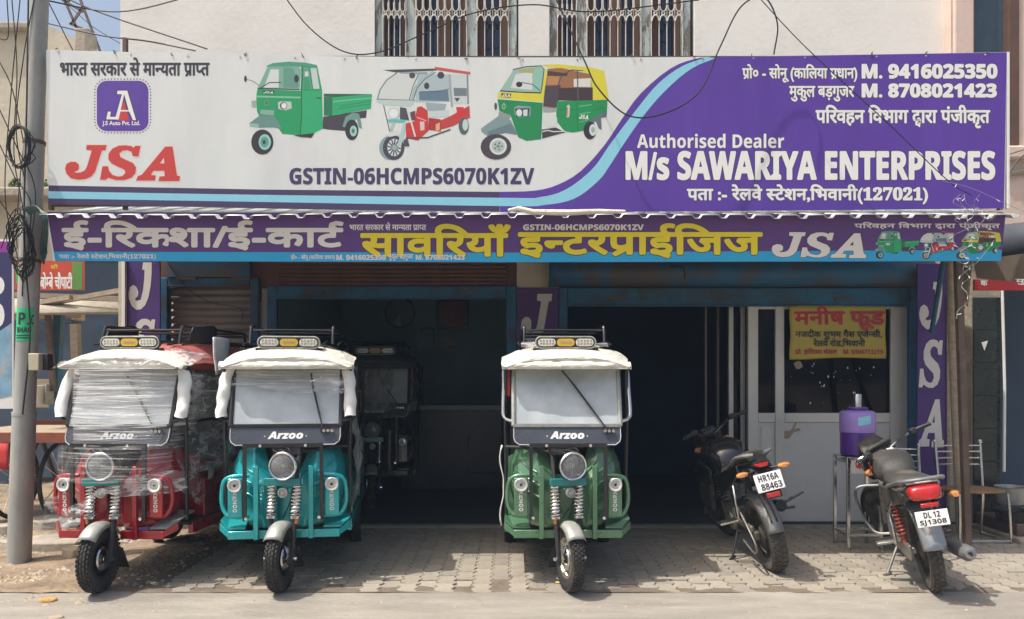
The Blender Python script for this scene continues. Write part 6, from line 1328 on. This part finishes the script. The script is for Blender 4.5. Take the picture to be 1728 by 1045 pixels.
for lb, a, b, d0, w_, mm in (('leaning blue painted stall post behind the red rickshaw', (100, 532), (92, 690), 8.7, .085, m_blue), ('dark leaning iron stall post beside the pole', (80, 520), (90, 660), 8.6, .05, m_iron), ('short pale stall post at the back', (127, 545), (130, 640), 9.6, .09, m_greywood), ('thin blue post deep in the stall shade', (171, 545), (173, 640), 9.6, .06, m_blue)):
    one(MB().bar(PX(*a, d0), PX(*b, d0), w_, w_), 'stall_post', mm, lb, 'post')
one(MB().b2(PX(62, 545, 9.0), PX(137, 520, 9.2)), 'stall_goods', m_dark, 'dark wrapped goods stacked on the stall shelf', 'goods')
for lb, x0, y0, x1, y1, d, mm in (('small pale carton on the stall shelf end', 128, 520, 136, 540, 8.9, m_tan), ('cream carton with red mark below the junction box', 62, 650, 76, 684, 8.4, m_cprint), ('grey bundle under the junction box', 76, 648, 96, 684, 8.5, m_guard)):
    one(MB().b2(PX(x0, y1, d), PX(x1, y0, d + .2)), 'carton', mm, lb, 'carton', bev=.01)
one(MB().b2(PX(-60, 688, 9.3), PX(112, 640, 9.5)), 'stall_counter', m_greywood, 'weathered counter front behind the cart', 'counter')
one(MB().b2(PX(130, 760, 9.8), PX(206, 540, 10.0)), 'stall_cloth', m_dark, 'dark cloth back of the stall behind the red rickshaw roof', 'cloth')
# tall printed standee at the left edge
bn = thing('standee_banner', 'tall printed flex banner cut by the left picture edge', 'banner'); B_p = on(7.0)
MB().b2(B_p(-60, 404), B_p(23, 690, -.012)).build('board', m_white, bn, bev=.002)
m_bp = [mat('magenta_print', (.30, .03, .30), .5), mat('navy_print', (.03, .03, .12), .5), mat('azure_print', (.20, .38, .52), .5, var=.3, vscale=5, dirt=(.5, .45, .4), dscale=6)]
flat(B_p, [(-58, 406), (20, 408), (20, 426), (-58, 426)], .002, m_bp[0], 'magenta_block', bn); flat(B_p, [(-58, 426), (20, 426), (20, 545), (-58, 600)], .002, m_bp[1], 'navy_block', bn); flat(B_p, [(-58, 600), (20, 545), (20, 668), (-58, 686)], .002, m_bp[2], 'azure_block', bn)
lettering('ऑफर', B_p, (-4, 412, 16, 421), m_wprint, bn, .2); lettering('22', B_p, (2, 432, 14, 441), m_yprint, bn, .2); lettering('आपका', B_p, (-8, 448, 17, 462), m_wprint, bn, .3)
for x, y, w_, h_ in ((-4, 482, 12, 16), (-2, 532, 10, 20)): flat(B_p, ell(x, y, w_, h_, 14), .003, m_wprint, 'printed_blob', bn)
lettering(SB('10'), B_p, (-2, 588, 12, 606), m_yprint, bn, .5, outline=(m_ink, 2)); rebase(bn, B_p(-20, 690))
# hand cart with wooden deck
ct = thing('hand_cart', 'wooden hand cart with red edged deck left of the red rickshaw', 'cart'); c0, c1 = 7.7, 9.2; cz = PX(0, 738, 7.7).z
xL, xR = PX(-130, 0, 7.7).x, PX(128, 0, 7.7).x
for k in range(7): MB().b2((xL, c0 + .06 + k * .205, cz), (xR, c0 + .06 + k * .205 + .2, cz + .025)).build('deck_board', m_greywood, ct, bev=.003)
m_redwood = mat('red_painted_wood', (.26, .085, .055), .8, var=.3, vscale=6)
MB().b2((xL, c0, cz - .06), (xR, c0 + .055, cz + .045)).build('edge_board', m_redwood, ct, bev=.004); MB().b2((xL, c1 + .32, cz - .04), (xR, c1 + .37, cz + .06)).build('edge_board', m_redwood, ct, bev=.004); MB().b2((xR + .002, c0, cz - .05), (xR + .05, c1 + .37, cz + .05)).build('edge_board', m_redwood, ct, bev=.004)
for px in (20, 100):
    wx = PX(px, 0, 8.3).x; wh = MB(); wh.tube([(wx, 8.35 + .40 * math.cos(a), .41 + .40 * math.sin(a)) for a in [q_ * .1745 for q_ in range(36)]], .024, 8, closed=True); wo = wh.build('wheel', m_rubber, ct)
    sp = MB()
    for q_ in range(12): sp.tube([(wx, 8.35, .41), (wx, 8.35 + .39 * math.cos(q_ * .5236), .41 + .39 * math.sin(q_ * .5236))], .005, 4)
    sp.lathe([(0, -.05), (.03, -.05), (.03, .05), (0, .05)], (wx, 8.35, .41), (1, 0, 0), 10); sp.build('spokes', m_steel, wo)
MB().bar((PX(10, 0, 8.3).x, 8.35, .41), (PX(110, 0, 8.3).x, 8.35, .41), .04, .04).build('axle', m_iron, ct)
for px in (30, 90): MB().bar((PX(px, 0, 8.3).x, 8.1, cz - .06), (PX(px, 0, 8.3).x, 8.35, .41), .03, .03).build('axle_hanger', m_iron, ct); MB().bar((PX(px, 0, 8.3).x, 8.7, cz - .06), (PX(px, 0, 8.3).x, 8.35, .41), .03, .03).build('axle_hanger', m_iron, ct)
MB().grid(lambda u, v: (PX(-40 + 60 * u, 0, 7.72).x, 7.69 - .02 * math.sin(u * 8), cz - .06 - .26 * v), 10, 3).build('hanging_cloth', mat('red_cloth', (.42, .03, .03), .8, var=.2), ct, solid=.004)
rebase(ct, (xR - .5, 8.35, 0))
# slabs, stones and litter on the verge
def stone(label, c, s_, m, seed, group=None, name='stone_slab', cat='slab'):
    random.seed(seed); n_ = 9; pts = [(c[0] + s_[0] * math.cos(6.283 * k / n_) * random.uniform(.75, 1.1), c[1] + s_[1] * math.sin(6.283 * k / n_) * random.uniform(.75, 1.1), c[2]) for k in range(n_)]
    return one(MB().prism(pts, (random.uniform(-.02, .02), 0, s_[2])), name, m, label, cat, group, bev=.012)
stone('broken concrete slab on the dirt between pole and red rickshaw', (PX(95, 0, 7.0).x, 7.05, -.06), (.36, .32, .12), m_conc, 3)
stone('smaller broken slab behind the pole base', (PX(85, 0, 7.9).x, 7.9, -.03), (.30, .22, .11), m_conc, 4)
stone('flat stone lying under the hand cart', (PX(60, 0, 8.6).x, 8.6, -.02), (.34, .2, .09), m_conc, 6)
for k_, (px_, d_, lb_) in enumerate(((20, 6.9, 'grey rubble lump left of the pole foot'), (128, 6.6, 'brick-like rubble lump before the red rickshaw bumper'), (8, 7.6, 'pale rubble lump by the cart wheel at the left edge'), (110, 8.0, 'rubble lump under the right end of the hand cart'))):
    stone(lb_, (PX(px_, 0, d_).x, d_, -.04), (.13, .10, .11), (m_conc, m_tan, m_conc, m_oldcream)[k_], 30 + k_, name='rubble_lump', cat='rubble')
stone('orange-brown scrap of food litter on the road edge at left', (PX(78, 0, 5.3).x, 5.33, -.034), (.075, .05, .035), mat('orange_litter', (.50, .30, .10), .9, var=.3, vscale=30, bump=1, bscale=60), 8, name='litter', cat='litter')
stone('small tan scrap on the road below the red rickshaw wheel', (PX(122, 0, 5.36).x, 5.38, -.034), (.045, .03, .022), m_tan, 9, name='litter', cat='litter')
stone('tan scrap cut by the bottom picture edge at left', (PX(90, 0, 4.95).x, 4.97, -.034), (.06, .035, .025), m_tan, 10, name='litter', cat='litter')
stone('yellow peel litter beside the green rickshaw front wheel', (PX(946, 0, 5.7).x, 5.72, -.002), (.05, .025, .015), mat('peel', (.62, .44, .12), .8, var=.3), 11, name='litter', cat='litter')
random.seed(21)
def scatter(name, n_, fx, sz, m, lb, cat):
    mb = MB()
    for _ in range(n_):
        x, y, z = fx(); s_ = sz * random.uniform(.3, 1.0) ** 1.6; a = random.uniform(0, 6.28); k_n = 5
        base = [Vector((x + s_ * math.cos(a + 6.283 * k / k_n) * random.uniform(.6, 1.2), y + s_ * math.sin(a + 6.283 * k / k_n) * random.uniform(.6, 1.2), z)) for k in range(k_n)]
        apx = Vector((x + random.uniform(-.3, .3) * s_, y, z + s_ * random.uniform(.25, .7)))
        mb.add(base + [apx], [(k, (k + 1) % k_n, k_n) for k in range(k_n)])
    return tag(mb.build(name, m, smooth=0), lb, cat, kind='stuff')
scatter('grit', 900, lambda: (random.uniform(-4.5, 4.6), 5.53 - abs(random.gauss(0, .16)), -.02), .016, m_conc, 'fine grit and crumbs strewn along the road edge', 'grit')
scatter('gravel', 1800, lambda: (random.uniform(-5.2, -2.5), random.uniform(5.6, 8.8), -.02), .045, m_conc, 'loose gravel and rubble on the dirt verge at left', 'gravel')
scatter('dry_litter', 900, lambda: (random.gauss(-3.7, .45), random.gauss(5.75, .22), -.02), .035, m_tan, 'dry chaff and paper litter round the pole foot', 'litter')
scatter('pavement_grit', 420, lambda: (random.uniform(-2.5, 4.6), random.uniform(5.56, 7.7), -.002), .011, m_dirt, 'small crumbs of soil on the pavers', 'grit')
# ------------------------------------------------------------------ inside the middle shop
pf = thing('framed_picture', 'large red and gold framed picture high on the back wall', 'picture'); I_ = on(11.55)
MB().b2(I_(737, 503), I_(791, 556, -.05)).build('frame', m_black, pf, bev=.01); MB().b2(I_(743, 509, .004), I_(785, 550, .0)).build('print', mat('red_gold_print', (.22, .05, .045), .5, var=.6, vscale=5, dirt=(.16, .14, .11), dscale=6), pf); rebase(pf, I_(764, 556))
pf = thing('framed_picture', 'small dark framed notice on the back wall', 'picture'); MB().b2(I_(709, 553), I_(734, 589, -.04)).build('frame', m_black, pf); MB().b2(I_(712, 556, .004), I_(731, 586, 0)).build('print', m_green_wall, pf); rebase(pf, I_(721, 589))
pf = thing('wall_calendar', 'pale hanging calendar below the large framed picture', 'calendar'); MB().b2(I_(747, 556.5), I_(769, 589, -.01)).build('sheet', mat('calendar_paper', (.32, .33, .32), .7, var=.4, vscale=9), pf); rebase(pf, I_(758, 589))
cn = thing('counter', 'dark glass-topped shop counter inside the middle opening', 'counter'); C_p = on(10.2)
MB().b2(C_p(676, 692, 0), C_p(846, 850, -.5)).build('cabinet', mat('counter_laminate', (.035, .04, .05), .35, var=.4, vscale=4), cn); MB().b2(C_p(670, 684, .05), C_p(850, 691.5, -.55)).build('top', mat('counter_edge', (.30, .31, .31), .4, var=.3), cn); rebase(cn, C_p(760, 850))
tb = thing('tube_frame', 'thin bent steel tube frame leaning in the dark middle opening', 'frame'); MB().tube(cr([PX(802, 722, 9), PX(792, 735, 9), PX(788, 770, 9), PX(792, 795, 9), PX(806, 799, 9), PX(838, 799, 9)], 4), .009, 6).build('tube', m_steel, tb); rebase(tb, PX(800, 799, 9))
fa = thing('wall_fan', 'round wall fan high in the middle shop', 'fan'); fc = PX(675, 528, 11.5)
MB().tube([fc + Vector((.22 * math.cos(a), 0, .22 * math.sin(a))) for a in [k * .2618 for k in range(24)]], .012, 6, closed=True).build('guard', m_blackm, fa)
for k in range(3): a = k * 2.094; MB().face([fc, fc + Vector((.19 * math.cos(a), -.02, .19 * math.sin(a))), fc + Vector((.20 * math.cos(a + .6), .02, .20 * math.sin(a + .6)))]).build('blade', m_guard, fa)
rebase(fa, fc)
# ------------------------------------------------------------------ thin blue veil added over the whole scene to lift dark shadows
hz = MB().b2((-125, -125, -1.3), (125, 125, 9.0)).build('veil_haze', bpy.data.materials.new('added_veil'), None, smooth=0); tag(hz, kind='stuff')
hm = hz.data.materials[0]; hm.use_nodes = True; hn_ = hm.node_tree; hn_.nodes.remove(hn_.nodes['Principled BSDF'])
pv = hn_.nodes.new('ShaderNodeVolumePrincipled'); pv.inputs['Density'].default_value = 0.0022; pv.inputs['Color'].default_value = (.58, .76, 1.0, 1)
hn_.links.new(pv.outputs[0], hn_.nodes['Material Output'].inputs['Volume'])
